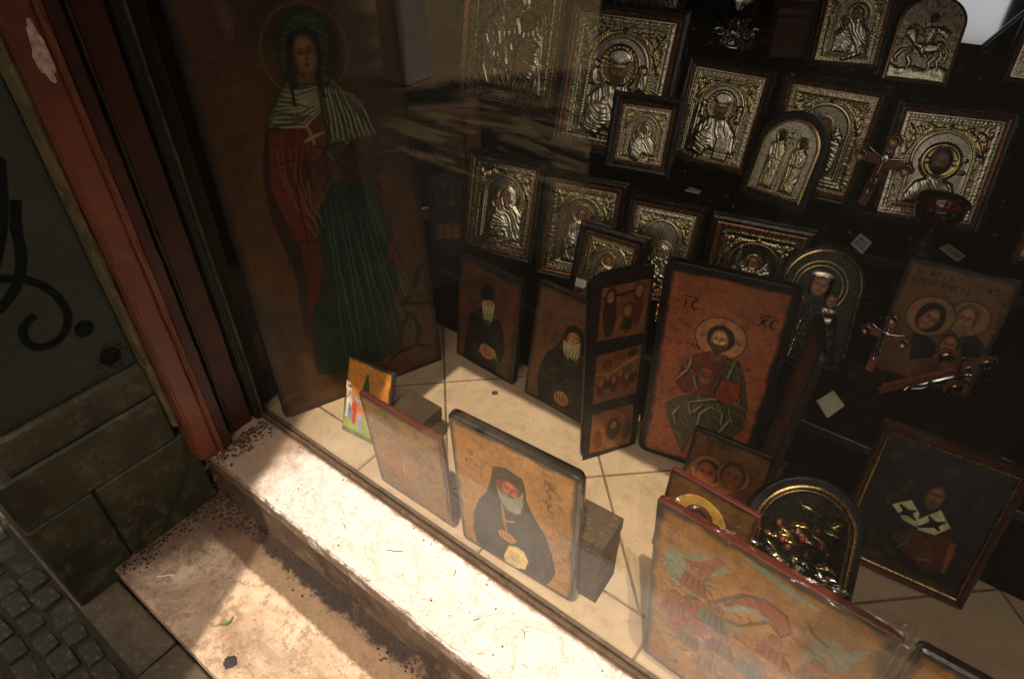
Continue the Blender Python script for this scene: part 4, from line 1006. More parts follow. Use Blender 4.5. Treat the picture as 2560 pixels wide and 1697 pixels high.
def p_hood(cv):
    ground(cv, lin('7a5628'), lin('5c4020'), .02, seed=18)
    A = cv.A
    cv.fill(cv.poly([(-.42, 0), (-.40, A - .55), (-.34, A - .38), (-.24, A - .32), (-.08, A - .34), (0, A - .45), (.12, A - .75), (.3, A - 1.0), (.34, 0)]), lin('0d0b08'), 'painted_figure')
    face(cv, -.2, A - .56, .08, .1, skin=lin('70502c'), lab='painted_figure', beard=lin('4e3c22'))

def p_narrow(cv):
    cv.c[:] = np.array((.012, .010, .007)) * (0.7 + .6 * cv.fbm(8, 3, 2)[..., None]); cv.lb('painted_panel')
    A = cv.A
    g = cv.fbm(9, 4, 5)[..., None]
    d = cv.rect(-.32, .30, A - 1.0, A - .12); cv.fill(d, np.asarray(lin('3c2c18')) * (.5 + g), 'painted_scene')
    cv.fill(cv.ell(-.05, A - .5, .18, .26), lin('0f0d09')); cv.fill(cv.ell(.2, A - .82, .09, .1), lin('5c4424')); cv.fill(cv.ell(-.05, A - .3, .07, .08), lin('5c4424'))
    d = cv.rect(-.38, .42, A - 2.02, A - 1.5); cv.fill(d, np.asarray(lin('5c3c1e')) * (.6 + .8 * g), 'painted_scene')
    for k in range(3):
        cv.fill(cv.ell(-.22 + .25 * k, A - 1.7, .08, .12), lin('7a5028')); cv.fill(cv.ell(-.22 + .25 * k, A - 1.92, .07, .06), lin('8a6030'))
# ------------------------------------------------------------------ setting: street, slab, sill, floor, walls
def mat_sill():
    m, t, b = new_mat("sill_marble")
    s = xyz(t)
    vein = math_(t, 'ABSOLUTE', math_(t, 'SUBTRACT', noise(t, 5.5, 7, 0.62, dist=1.6), 0.5))
    c = ramp(t, vein, [(0.0, (0.40, 0.32, 0.25)), (0.008, (0.49, 0.42, 0.35)), (0.03, (0.54, 0.475, 0.415))])
    crack = math_(t, 'ABSOLUTE', math_(t, 'SUBTRACT', noise(t, 13, 3, 0.7, dist=2.5), 0.47))
    c = mixc(t, sstep(t, crack, 0.010, 0.002), c, (0.40, 0.25, 0.15))
    big = noise(t, 2.2, 3, 0.5)
    c = mixc(t, math_(t, 'MULTIPLY', sstep(t, big, .45, .75), .5), c, (0.46, 0.36, 0.27))
    speck = noise(t, 210, 2, 0.5); clump = noise(t, 9, 3)
    k = math_(t, 'MULTIPLY', sstep(t, speck, 0.66, 0.74), sstep(t, clump, 0.44, 0.66))
    c = mixc(t, k, c, (0.17, 0.085, 0.045))
    # brown grime at the left end and along both long edges
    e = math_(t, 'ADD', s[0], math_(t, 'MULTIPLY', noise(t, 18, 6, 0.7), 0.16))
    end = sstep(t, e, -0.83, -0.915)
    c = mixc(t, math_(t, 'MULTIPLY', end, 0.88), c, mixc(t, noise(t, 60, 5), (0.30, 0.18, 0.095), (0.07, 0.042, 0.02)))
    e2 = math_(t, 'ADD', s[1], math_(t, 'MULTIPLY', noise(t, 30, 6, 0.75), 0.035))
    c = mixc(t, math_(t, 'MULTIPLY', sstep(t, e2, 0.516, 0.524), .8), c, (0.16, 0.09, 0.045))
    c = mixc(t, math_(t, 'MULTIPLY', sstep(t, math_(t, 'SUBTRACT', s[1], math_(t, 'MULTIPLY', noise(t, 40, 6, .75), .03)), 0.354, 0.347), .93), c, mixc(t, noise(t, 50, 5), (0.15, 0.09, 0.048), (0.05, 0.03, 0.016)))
    t.links.new(c, b.inputs['Base Color'])
    b.inputs['Roughness'].default_value = 0.42
    bump(t, b, noise(t, 90, 6, .65), 0.12, 0.002)
    # vertical face: stained
    return m

def stained(name, c1, c2, c3, s1=6, s2=40, rough=0.7, bmp=0.3):
    m, t, b = new_mat(name)
    c = mixc(t, sstep(t, noise(t, s1, 6, .65, dist=.6), .38, .66), c1, c2)
    c = mixc(t, math_(t, 'MULTIPLY', sstep(t, noise(t, s2, 6, .7), .5, .7), .7), c, c3)
    t.links.new(c, b.inputs['Base Color']); b.inputs['Roughness'].default_value = rough
    b.inputs['Specular IOR Level'].default_value = .3
    bump(t, b, noise(t, s2 * 3, 6, .7), bmp, 0.004)
    return m

def mat_slab():
    m, t, b = new_mat("doorstep_stone")
    s = xyz(t)
    c = mixc(t, sstep(t, noise(t, 9, 6, .65, dist=.5), .35, .65), (0.49, 0.36, 0.235), (0.34, 0.23, 0.145))
    c = mixc(t, math_(t, 'MULTIPLY', sstep(t, noise(t, 55, 6, .7), .48, .62), .7), c, (0.20, 0.12, 0.07))
    c = mixc(t, math_(t, 'MULTIPLY', sstep(t, noise(t, 130, 3, .6), .62, .72), .8), c, (0.10, 0.06, 0.035))
    # black crust lodged against the riser, darker brown up to a ragged line
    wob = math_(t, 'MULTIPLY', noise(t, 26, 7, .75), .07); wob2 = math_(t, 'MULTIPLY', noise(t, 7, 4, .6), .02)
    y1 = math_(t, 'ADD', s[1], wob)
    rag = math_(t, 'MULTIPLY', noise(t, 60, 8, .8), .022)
    brown_band = sstep(t, math_(t, 'ADD', math_(t, 'ADD', s[1], wob2), rag), .303, .313)
    c = mixc(t, math_(t, 'MULTIPLY', brown_band, .86), c, mixc(t, noise(t, 80, 6, .7), (0.17, 0.095, 0.045), (0.035, 0.020, 0.010)))
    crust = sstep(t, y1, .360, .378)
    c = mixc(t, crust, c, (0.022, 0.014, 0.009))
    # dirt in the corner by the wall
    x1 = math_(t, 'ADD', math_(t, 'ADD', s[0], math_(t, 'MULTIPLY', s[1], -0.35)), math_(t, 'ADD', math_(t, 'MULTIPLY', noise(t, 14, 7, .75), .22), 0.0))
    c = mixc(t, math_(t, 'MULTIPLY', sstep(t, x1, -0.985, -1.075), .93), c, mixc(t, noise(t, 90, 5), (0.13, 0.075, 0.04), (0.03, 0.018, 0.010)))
    pat = noise(t, 4.5, 6, .7, dist=.8)
    c = mixc(t, math_(t, 'MULTIPLY', sstep(t, pat, .50, .62), .55), c, (0.16, 0.09, 0.05))
    t.links.new(c, b.inputs['Base Color']); b.inputs['Roughness'].default_value = .8
    b.inputs['Specular IOR Level'].default_value = .25
    bump(t, b, noise(t, 140, 7, .7), 0.35, 0.004)
    return m

M_SILLM = mat_sill()
M_RISER = stained("riser_grime", (0.10, 0.064, 0.036), (0.045, 0.028, 0.015), (0.19, 0.13, 0.08), 8, 30)
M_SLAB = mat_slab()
M_PAVE = stained("dirty_paving", (0.065, 0.047, 0.025), (0.035, 0.026, 0.014), (0.12, 0.09, 0.05), 8, 60, .75)
M_SETT = stained("stone_sett", (0.030, 0.027, 0.014), (0.013, 0.012, 0.007), (0.12, 0.095, 0.055), 14, 90, .8, .6)
M_GRIT = stained("dark_joint_dirt", (0.022, 0.017, 0.011), (0.014, 0.011, 0.008), (0.04, 0.03, 0.02), 30, 120, .95)
M_PLINTH = stained("dark_plinth_marble", (0.036, 0.034, 0.015), (0.017, 0.016, 0.008), (0.10, 0.085, 0.042), 7, 24, .5, .2)
M_BAND = stained("worn_stucco_band", (0.050, 0.042, 0.020), (0.030, 0.026, 0.013), (0.11, 0.085, 0.045), 10, 35, .8)
M_WALL = stained("grey_green_stucco", (0.034, 0.038, 0.021), (0.024, 0.029, 0.014), (0.052, 0.052, 0.031), 4, 90, .85, .15)
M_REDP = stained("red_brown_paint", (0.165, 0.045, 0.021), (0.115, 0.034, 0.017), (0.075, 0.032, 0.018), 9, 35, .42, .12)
def chipped(m, thr=.66):
    t = m.node_tree; b = t.nodes["Principled BSDF"]; src = b.inputs['Base Color'].links[0].from_socket
    mp = nd(t, "ShaderNodeMapping"); c = nd(t, "ShaderNodeTexCoord"); mp.inputs['Scale'].default_value = (1, 1, .22)
    t.links.new(c.outputs['Object'], mp.inputs[0])
    ch = noise(t, 70, 6, .7, vec=mp.outputs[0]); scr = noise(t, 240, 3, .6, vec=mp.outputs[0])
    k = math_(t, 'MULTIPLY', sstep(t, ch, thr, thr + .02), sstep(t, noise(t, 7, 3), .42, .6))
    c2 = mixc(t, k, src, mixc(t, noise(t, 90, 4), (.20, .15, .075), (.035, .025, .014)))
    c3 = mixc(t, math_(t, 'MULTIPLY', sstep(t, scr, .68, .74), .5), c2, (.34, .17, .09))
    t.links.new(c3, b.inputs['Base Color'])
chipped(M_REDP)
M_REDD = stained("shaded_red_paint", (0.045, 0.013, 0.007), (0.028, 0.010, 0.006), (0.018, 0.008, 0.005), 9, 35, .45, .12)  # the jamb red again, with the shade of the inner boards in its colour
M_OLIVD = stained("dark_olive_bead", (0.055, 0.042, 0.018), (0.03, 0.025, 0.012), (0.09, 0.07, 0.035), 25, 60, .6)
M_OLIVE = stained("worn_olive_bead", (0.13, 0.095, 0.036), (0.06, 0.05, 0.02), (0.26, 0.19, 0.09), 25, 60, .6)
M_JBLACK = stained("black_jamb_paint", (0.012, 0.011, 0.008), (0.018, 0.016, 0.010), (0.03, 0.026, 0.016), 14, 50, .5, .1)
M_CHAN = stained("glazing_channel", (0.090, 0.055, 0.030), (0.045, 0.028, 0.016), (0.16, 0.105, 0.06), 20, 60, .6)
M_GROUT = stained("brown_grout", (0.16, 0.10, 0.055), (0.10, 0.062, 0.034), (0.07, 0.045, 0.025), 30, 90, .9)
M_ASPH = stained("dark_asphalt", (0.020, 0.018, 0.014), (0.015, 0.014, 0.011), (0.028, 0.025, 0.02), 2, 60, .95)
M_PLAZA = stained("pale_street_paving", (0.46, 0.37, 0.21), (0.38, 0.30, 0.17), (0.30, 0.23, 0.13), .8, 14, .8)
M_OCHRE = stained("ochre_render", (0.62, 0.44, 0.22), (0.52, 0.36, 0.17), (0.44, 0.30, 0.15), .6, 9, .9)
M_PALE = stained("pale_painted_stone", (0.74, 0.66, 0.52), (0.66, 0.58, 0.44), (0.52, 0.44, 0.32), 3, 20, .8)
M_AWN = stained("sun_blocker_canvas", (0.12, 0.045, 0.025), (0.10, 0.04, 0.022), (0.08, 0.03, 0.018), 3, 40, .9)

def mat_tile():
    m, t, b = new_mat("cream_floor_tile")
    oi = nd(t, "ShaderNodeObjectInfo")
    c = mixc(t, sstep(t, noise(t, 14, 6, .65), .35, .7), (0.40, 0.285, 0.175), (0.33, 0.23, 0.135))
    c = mixc(t, math_(t, 'MULTIPLY', oi.outputs['Random'], .35), c, (0.40, 0.28, 0.16))
    c = mixc(t, math_(t, 'MULTIPLY', sstep(t, noise(t, 26, 7, .75, dist=.7), .48, .72), .6), c, (0.20, 0.13, 0.07))
    c = mixc(t, math_(t, 'MULTIPLY', sstep(t, noise(t, 240, 2, .5), .68, .74), .6), c, (0.16, 0.10, 0.05))
    t.links.new(c, b.inputs['Base Color'])
    t.links.new(ramp(t, noise(t, 30, 5), [(.3, (.28,) * 3), (.7, (.5,) * 3)]), b.inputs['Roughness'])
    bump(t, b, noise(t, 40, 4), .06, .002)
    return m
M_TILE = mat_tile()

def mat_glass():
    m, t, b = new_mat("window_glass")
    t.nodes.remove(b)
    out = t.nodes["Material Output"]
    tr = nd(t, "ShaderNodeBsdfTransparent"); tr.inputs[0].default_value = (0.985, 0.99, 0.975, 1)
    gl = nd(t, "ShaderNodeBsdfAnisotropic") if False else nd(t, "ShaderNodeBsdfGlossy")
    gl.inputs['Roughness'].default_value = 0.0
    geo = nd(t, "ShaderNodeNewGeometry")
    ior = nd(t, "ShaderNodeMapRange"); t.links.new(geo.outputs['Backfacing'], ior.inputs[0])
    ior.inputs[3].default_value = 1.52; ior.inputs[4].default_value = 1 / 1.52
    fr = nd(t, "ShaderNodeFresnel"); t.links.new(ior.outputs[0], fr.inputs[0])
    mx = nd(t, "ShaderNodeMixShader")
    t.links.new(math_(t, 'MULTIPLY', fr.outputs[0], .58), mx.inputs[0]); t.links.new(tr.outputs[0], mx.inputs[1]); t.links.new(gl.outputs[0], mx.inputs[2])
    # a thin film of dust
    df = nd(t, "ShaderNodeBsdfDiffuse"); df.inputs[0].default_value = (.62, .52, .38, 1)
    m2 = nd(t, "ShaderNodeMixShader")
    sp = sstep(t, noise(t, 260, 3, .6), .63, .75)
    dn = math_(t, 'ADD', math_(t, 'MULTIPLY', sp, .03), .002)
    t.links.new(dn, m2.inputs[0]); t.links.new(mx.outputs[0], m2.inputs[1]); t.links.new(df.outputs[0], m2.inputs[2])
    t.links.new(m2.outputs[0], out.inputs[0])
    return m
M_GLASS = mat_glass()

def mat_film():
    m, t, b = new_mat("clear_cellophane")
    t.nodes.remove(b); out = t.nodes["Material Output"]
    tr = nd(t, "ShaderNodeBsdfTransparent"); tr.inputs[0].default_value = (.97, .96, .93, 1)
    gl = nd(t, "ShaderNodeBsdfGlossy"); gl.inputs['Roughness'].default_value = .06
    fr = nd(t, "ShaderNodeLayerWeight"); fr.inputs[0].default_value = .35
    mx = nd(t, "ShaderNodeMixShader")
    k = math_(t, 'ADD', math_(t, 'MULTIPLY', fr.outputs['Fresnel'], .32), .012, True)
    t.links.new(k, mx.inputs[0]); t.links.new(tr.outputs[0], mx.inputs[1]); t.links.new(gl.outputs[0], mx.inputs[2])
    bp = nd(t, "ShaderNodeBump"); bp.inputs['Strength'].default_value = .5; bp.inputs['Distance'].default_value = .004
    t.links.new(noise(t, 35, 4, .6, dist=1.2), bp.inputs['Height']); t.links.new(bp.outputs[0], gl.inputs['Normal'])
    t.links.new(mx.outputs[0], out.inputs[0])
    return m
M_FILM = mat_film()
M_FOLD = mat_film(); M_FOLD.name = 'crinkled_cellophane'
for n_ in M_FOLD.node_tree.nodes:
    if n_.type == 'MATH' and n_.operation == 'MULTIPLY': n_.inputs[1].default_value = .6
    if n_.type == 'BSDF_GLOSSY': n_.inputs['Roughness'].default_value = .13

def struct(o): o['kind'] = 'structure'; return o

# street behind the camera (mirrored in the glass), its sun and shade put into the colour
def mat_street():
    m, t, b = new_mat("street_surface")
    q = xyz(t)
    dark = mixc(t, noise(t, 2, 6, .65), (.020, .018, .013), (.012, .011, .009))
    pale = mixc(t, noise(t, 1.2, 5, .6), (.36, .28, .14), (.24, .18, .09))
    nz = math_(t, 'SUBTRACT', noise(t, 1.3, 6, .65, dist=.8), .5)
    # sunlit square beyond the shop fronts, painted as pale ground
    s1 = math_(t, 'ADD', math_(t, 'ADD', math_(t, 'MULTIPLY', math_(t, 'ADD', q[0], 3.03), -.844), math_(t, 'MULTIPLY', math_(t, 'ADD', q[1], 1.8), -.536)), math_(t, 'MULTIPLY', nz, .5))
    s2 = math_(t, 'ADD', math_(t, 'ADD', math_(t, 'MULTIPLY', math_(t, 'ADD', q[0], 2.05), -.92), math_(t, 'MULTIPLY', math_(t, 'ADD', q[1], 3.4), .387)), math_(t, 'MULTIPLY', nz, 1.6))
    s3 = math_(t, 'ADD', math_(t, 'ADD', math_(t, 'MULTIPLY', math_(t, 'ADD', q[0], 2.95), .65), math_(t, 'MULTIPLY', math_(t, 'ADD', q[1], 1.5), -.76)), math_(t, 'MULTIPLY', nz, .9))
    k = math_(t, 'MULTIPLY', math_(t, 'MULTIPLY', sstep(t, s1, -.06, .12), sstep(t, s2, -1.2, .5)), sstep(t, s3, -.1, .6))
    # dappled sun nearer the pavement, painted as pale streaks
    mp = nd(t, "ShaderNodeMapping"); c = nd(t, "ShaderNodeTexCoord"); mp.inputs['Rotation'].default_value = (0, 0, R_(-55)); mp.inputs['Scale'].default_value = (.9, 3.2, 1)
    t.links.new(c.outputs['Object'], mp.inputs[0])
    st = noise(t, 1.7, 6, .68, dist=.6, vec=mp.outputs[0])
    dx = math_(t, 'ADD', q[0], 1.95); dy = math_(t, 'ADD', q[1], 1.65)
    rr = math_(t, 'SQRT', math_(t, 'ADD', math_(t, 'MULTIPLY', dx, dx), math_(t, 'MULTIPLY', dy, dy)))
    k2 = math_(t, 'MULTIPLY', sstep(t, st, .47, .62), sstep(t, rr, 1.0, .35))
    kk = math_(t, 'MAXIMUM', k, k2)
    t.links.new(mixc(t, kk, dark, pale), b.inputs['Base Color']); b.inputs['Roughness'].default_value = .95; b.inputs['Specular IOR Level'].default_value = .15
    return m
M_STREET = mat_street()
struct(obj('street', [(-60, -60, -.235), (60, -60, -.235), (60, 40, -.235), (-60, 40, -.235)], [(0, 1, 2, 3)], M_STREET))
# raised pavement in front of the shop
struct(box('pavement', (-4, -1.1, -.30), (4, .03, -.212), M_GRIT))
ks = empty('kerb_strip', None, None); struct(ks)
for i, (x0, x1) in enumerate(((-2.2, -1.52), (-1.514, -.93), (-.924, -.31), (-.304, .3), (.306, .9), (.906, 1.5))):
    box('kerb_stone', (x0, .026, -.30), (x1, .108, -.190), M_PAVE, ks, .004, jit=.0015)
sp = empty('sett_paving', None, None); struct(sp)
sett_mesh = []
for k in range(5):
    bm = bmesh.new(); add_box(bm, (-.030, -.021, -.05), (.030, .021, .010), .006, 2, jit=.003)
    me = bpy.data.meshes.new('sett'); bm.to_mesh(me); bm.free(); me.materials.append(M_SETT); sett_mesh.append(me)
for r in range(7):
    for k in range(24):
        o = bpy.data.objects.new('sett', sett_mesh[(r * 3 + k * 7) % 5]); COL.objects.link(o); o.parent = sp
        o.location = (-1.9 + k * .065 + (r % 2) * .032 + random.uniform(-.004, .004), -.004 - r * .047 + random.uniform(-.003, .003), -.214 + random.uniform(-.008, .003))
        o.rotation_euler = (random.uniform(-.09, .09), random.uniform(-.09, .09), random.uniform(-.10, .10))
        o.scale = (random.uniform(.82, 1.06), random.uniform(.82, 1.06), 1)
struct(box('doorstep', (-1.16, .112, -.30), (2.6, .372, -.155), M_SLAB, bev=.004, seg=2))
sb = bmesh.new()
add_box(sb, (-1.30, .362, -.034), (2.6, .506, 0.0), 0)
bmesh.ops.subdivide_edges(sb, edges=[e for e in sb.edges if abs(e.verts[0].co.x - e.verts[1].co.x) > 1], cuts=330, use_grid_fill=True)
bmesh.ops.bevel(sb, geom=[e for e in sb.edges if all(v.co.y < .363 and v.co.z > -.001 for v in e.verts)], offset=.005, segments=2, affect='EDGES')
for v in sb.verts:
    if v.co.y < .37 and v.co.z > -.02:
        q = math.sin(v.co.x * 61) * math.sin(v.co.x * 23 + 1) + .6 * math.sin(v.co.x * 143)
        v.co.y += .0011 * q + random.uniform(-.0005, .0008) + (.005 * max(0, math.sin(v.co.x * 17 + 2) - .93) * 14 if v.co.z > -.012 else 0)
        v.co.z += random.uniform(-.0009, .0003)
struct(bm_obj('window_sill', sb, M_SILLM))
struct(box('sill_riser', (-1.30, .369, -.30), (2.6, .505, -.0345), M_RISER))

# neighbouring pilaster at the left: stucco over a dark stone plinth
wl = empty('pilaster', 'grey green stucco pilaster with black graffiti on a dark stone plinth', 'wall', (-1.17, .2, -.2))
def wbox(name, lo, hi, mat, bev=.003, **k):
    o = box(name, lo, hi, mat, None, bev, **k); o.parent = wl; o.matrix_parent_inverse = Matrix.Translation((1.17, -.2, .2)); return o
wbox('stucco_face', (-1.75, .085, .262), (-1.172, .332, 3.4), M_WALL, .006, seg=2)
wbox('ledge', (-1.75, .06, .189), (-1.154, .333, .262), M_BAND, .012, seg=2)
wbox('plinth_stone', (-1.75, .03, .063), (-1.150, .334, .187), M_PLINTH, .005)
wbox('plinth_stone', (-1.75, .03, -.30), (-1.151, .1545, .0625), M_PLINTH, .005)
wbox('plinth_stone', (-1.75, .1558, -.30), (-1.1495, .362, .0622), M_PLINTH, .005)

def ribbon(name, pts, wd, xf, parent, mat):
    """a flat painted stroke on the wall face x = xf (pts in y,z), rounded ends, 0.6 mm proud"""
    P = []
    for i in range(len(pts) - 1):          # Catmull-Rom
        p0, p1, p2, p3 = [Vector(pts[min(max(j, 0), len(pts) - 1)]) for j in (i - 1, i, i + 1, i + 2)]
        for s_ in range(8):
            u = s_ / 8
            P.append(.5 * ((2 * p1) + (p2 - p0) * u + (2 * p0 - 5 * p1 + 4 * p2 - p3) * u * u + (3 * p1 - p0 - 3 * p2 + p3) * u ** 3))
    P.append(Vector(pts[-1]))
    V, F = [], []
    for i, p in enumerate(P):
        t_ = (P[min(i + 1, len(P) - 1)] - P[max(i - 1, 0)]).normalized(); n_ = Vector((-t_.y, t_.x))
        ww = wd * (1 + .03 * math.sin(i * .9)) * (.55 if i in (0, len(P) - 1) else 1)
        V += [(xf, *(p + n_ * ww)), (xf, *(p - n_ * ww))]
        if i: F.append((2 * i - 2, 2 * i - 1, 2 * i + 1, 2 * i))
    o = obj(name, V, F, mat); o.parent = parent; o.matrix_parent_inverse = Matrix.Translation((1.17, -.2, .2)); return o
M_SPRAY = simple("black_spray_paint", (.003, .004, .002), (.005, .006, .004), 30, .8, spec=.15)
ribbon('graffiti', [(.275, .633), (.258, .596), (.245, .549), (.228, .516), (.205, .493), (.183, .48), (.150, .47)], .0082, -1.1711, wl, M_SPRAY)
ribbon('graffiti', [(.180, .538), (.217, .518), (.236, .505), (.257, .475), (.265, .436), (.259, .408), (.238, .385), (.207, .384), (.191, .403), (.196, .431), (.221, .445)], .0068, -1.1708, wl, M_SPRAY)
ribbon('graffiti', [(.281, .70), (.259, .642), (.234, .59), (.20, .54)], .0075, -1.1709, wl, M_SPRAY)
def blot(name, y, z, r, parent, fuzzy=0, seed=0):
    rs = random.Random(seed); V = [(-1.1707, y, z)]; n = 28
    for k in range(n):
        a = 2 * math.pi * k / n; rr = r * (1 + rs.uniform(-.05, .05))
        V.append((-1.1707, y + rr * math.cos(a), z + rr * math.sin(a)))
    F = [(0, 1 + k, 1 + (k + 1) % n) for k in range(n)]
    for k in range(fuzzy):
        a = rs.uniform(0, 6.28); q = r * rs.uniform(.9, 1.7); s_ = r * rs.uniform(.03, .10); i0 = len(V)
        for c_ in range(6): V.append((-1.1707, y + q * math.cos(a) + s_ * math.cos(c_ * 1.047), z + q * math.sin(a) + s_ * math.sin(c_ * 1.047)))
        F.append(tuple(range(i0, i0 + 6)))
    o = obj(name, V, F, M_SPRAY); o.parent = parent; o.matrix_parent_inverse = Matrix.Translation((1.17, -.2, .2))
blot('paint_blot', .276, .381, .0165, wl, 10, 1)
blot('paint_blot', .294, .305, .019, wl, 90, 2)

# window jamb: old red brown boards and a dark glazing frame
jb = empty('window_jamb', 'peeling red brown wooden jamb at the left of the shop window', 'door frame', (-1.1, .36, 0))
def jbox(name, y0, y1, xf, mat, z0=0.001, bev=.003, zt=2.6, lab=None):
    bm = bmesh.new(); add_box(bm, (-1.45, y0, z0), (xf, y1, zt), 0)
    if mat not in (M_JBLACK,):
        bmesh.ops.subdivide_edges(bm, edges=[e for e in bm.edges if abs(e.verts[0].co.z - e.verts[1].co.z) > 1], cuts=70, use_grid_fill=True)
        for v in bm.verts:
            if z0 + .001 < v.co.z < zt - .1: v.co.z += random.uniform(-.008, .008)
    if bev: bmesh.ops.bevel(bm, geom=[e for e in bm.edges if all(abs(v.co.x - xf) < 1e-6 for v in e.verts) and abs(e.verts[0].co.y - e.verts[1].co.y) < 1e-6], offset=bev, segments=2, affect='EDGES')
    if mat not in (M_JBLACK,):
        for v in bm.verts:
            if v.co.x > xf - .012: v.co.x += random.gauss(0, .00035); v.co.y += random.gauss(0, .00045)
    o = bm_obj(name, bm, mat, None, label=lab); o.parent = jb; o.matrix_parent_inverse = Matrix.Translation((1.1, -.36, 0)); return o
jbox('bead', .3335, .3445, -1.137, M_OLIVE, .10, .004, lab='worn olive bead with chipped paint')
jbox('board', .346, .386, -1.108, M_REDP, .004, .004)
jbox('ridge', .3862, .396, -1.099, M_REDP, .002, .003)
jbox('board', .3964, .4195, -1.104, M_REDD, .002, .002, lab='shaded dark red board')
jbox('groove', .4197, .4345, -1.160, M_JBLACK, .001, 0)
jbox('stop', .4347, .4385, -1.128, M_OLIVD, .001, .001)
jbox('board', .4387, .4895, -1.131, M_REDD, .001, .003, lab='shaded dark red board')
jbox('groove', .4897, .4955, -1.156, M_JBLACK, .001, 0)
jbox('moulding', .4957, .5085, -1.120, M_JBLACK, .001, .004)
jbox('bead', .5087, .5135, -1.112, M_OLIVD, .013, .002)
jbox('glazing_post', .5140, .5550, -1.142, M_JBLACK, .013, .002)
# pale splash of paint on the jamb
rs = random.Random(4); V = [(-1.1072, .372, .835)]; n = 30
for k in range(n):
    a = 2 * math.pi * k / n; rr = 1 + rs.uniform(-.22, .16)
    V.append((-1.1072, .372 + .0115 * rr * math.cos(a), .835 + .036 * rr * math.sin(a) * (1.2 if math.sin(a) > 0 else 1)))
o = obj('paint_splash', V, [(0, 1 + k, 1 + (k + 1) % n) for k in range(n)], simple("pale_pink_paint", (.52, .37, .28), (.27, .14, .09), 110, .6), label='pale pinkish paint splash'); o.parent = jb; o.matrix_parent_inverse = Matrix.Translation((1.1, -.36, 0))
# crumbled wood at the foot of the jamb
bm = bmesh.new()
for k in range(420):
    y = rs.uniform(.34, .50); s_ = rs.choice([.0006, .0009, .0013, .0018, .0026])
    x = -1.10 + abs(rs.gauss(0, .022)) - .012; z = (.0 if y > .37 else -.155 * rs.random()) + s_ * .4
    add_box(bm, (x - s_, y - s_, z - s_ * .5), (x + s_, y + s_, z + s_ * .5), 0, jit=s_ * .45)
o = bm_obj('rotten_wood_crumbs', bm, stained('rotten_wood', (.06, .036, .018), (.03, .018, .010), (.11, .07, .035), 60, 150, .9), None, kind='stuff'); tag(o, 'dark crumbs of rotten wood and dirt at the foot of the jamb', 'debris')

# shop window: glass in a low wooden channel
sw = empty('shop_window', 'large dusty shop window pane reflecting the street', 'window', (0, .515, 0))
def swp(o): o.parent = sw; o.matrix_parent_inverse = Matrix.Translation((0, -.515, 0)); return o
swp(box('glass_pane', (-1.135, .5145, .010), (2.6, .5195, 1.598), M_GLASS))
swp(box('channel', (-1.135, .5085, .001), (2.6, .5135, .0125), M_CHAN, bev=.0012))
swp(box('channel', (-1.135, .5205, .001), (2.6, .5285, .0115), M_CHAN, bev=.0015))

# tiled display floor: a border row along the glass, then tiles laid diagonally
tf = empty('tile_floor', None, None); struct(tf)
box('grout_bed', (-1.75, .507, -.05), (2.6, 3.0, -.003), M_GROUT, tf)
def clip(poly, a, b, c):      # keep a*x+b*y <= c
    out = []
    for i in range(len(poly)):
        p, q = poly[i], poly[(i + 1) % len(poly)]
        dp, dq = a * p[0] + b * p[1] - c, a * q[0] + b * q[1] - c
        if dp <= 0: out.append(p)
        if dp * dq < 0:
            u = dp / (dp - dq); out.append((p[0] + u * (q[0] - p[0]), p[1] + u * (q[1] - p[1])))
    return out
def tile(poly, dz=0.0):
    if len(poly) < 3: return
    bm = bmesh.new()
    f = bm.faces.new([bm.verts.new((x, y, dz)) for x, y in poly])
    f.normal_update()
    if f.normal.z < 0: f.normal_flip()
    if f.calc_area() < 2e-4: bm.free(); return
    r = bmesh.ops.extrude_face_region(bm, geom=[f])
    for v in [g for g in r['geom'] if isinstance(g, bmesh.types.BMVert)]: v.co.z = dz - .006
    bmesh.ops.recalc_face_normals(bm, faces=bm.faces)
    top = [e for e in bm.edges if all(abs(v.co.z - dz) < 1e-7 for v in e.verts)]
    bmesh.ops.bevel(bm, geom=top, offset=.0012, segments=2, affect='EDGES')
    bm_obj('floor_tile', bm, M_TILE, tf)
G_ = .0028
for k in range(8):
    x0 = -1.16 + k * .334
    tile([(x0 + G_, .531), (x0 + .334 - G_, .531), (x0 + .334 - G_, .6085), (x0 + G_, .6085)], random.uniform(-.0006, .0004))
O_ = Vector((-.8625, .8540)); a_ = R_(43.0); e1 = Vector((math.cos(a_), math.sin(a_))); e2 = Vector((-math.sin(a_), math.cos(a_))); T_ = .3285
for i in range(-6, 8):
    for j in range(-6, 8):
        c4 = [O_ + e1 * (T_ * (i + u) + (G_ if u == 0 else -G_)) + e2 * (T_ * (j + v) + (G_ if v == 0 else -G_)) for u, v in ((0, 0), (1, 0), (1, 1), (0, 1))]
        p = [tuple(q) for q in c4]
        p = clip(p, 0, -1, -.6145); p = clip(p, 0, 1, 1.30); p = clip(p, -1, 0, 1.40); p = clip(p, 1, 0, 1.3)
        tile(p, random.uniform(-.0006, .0004))

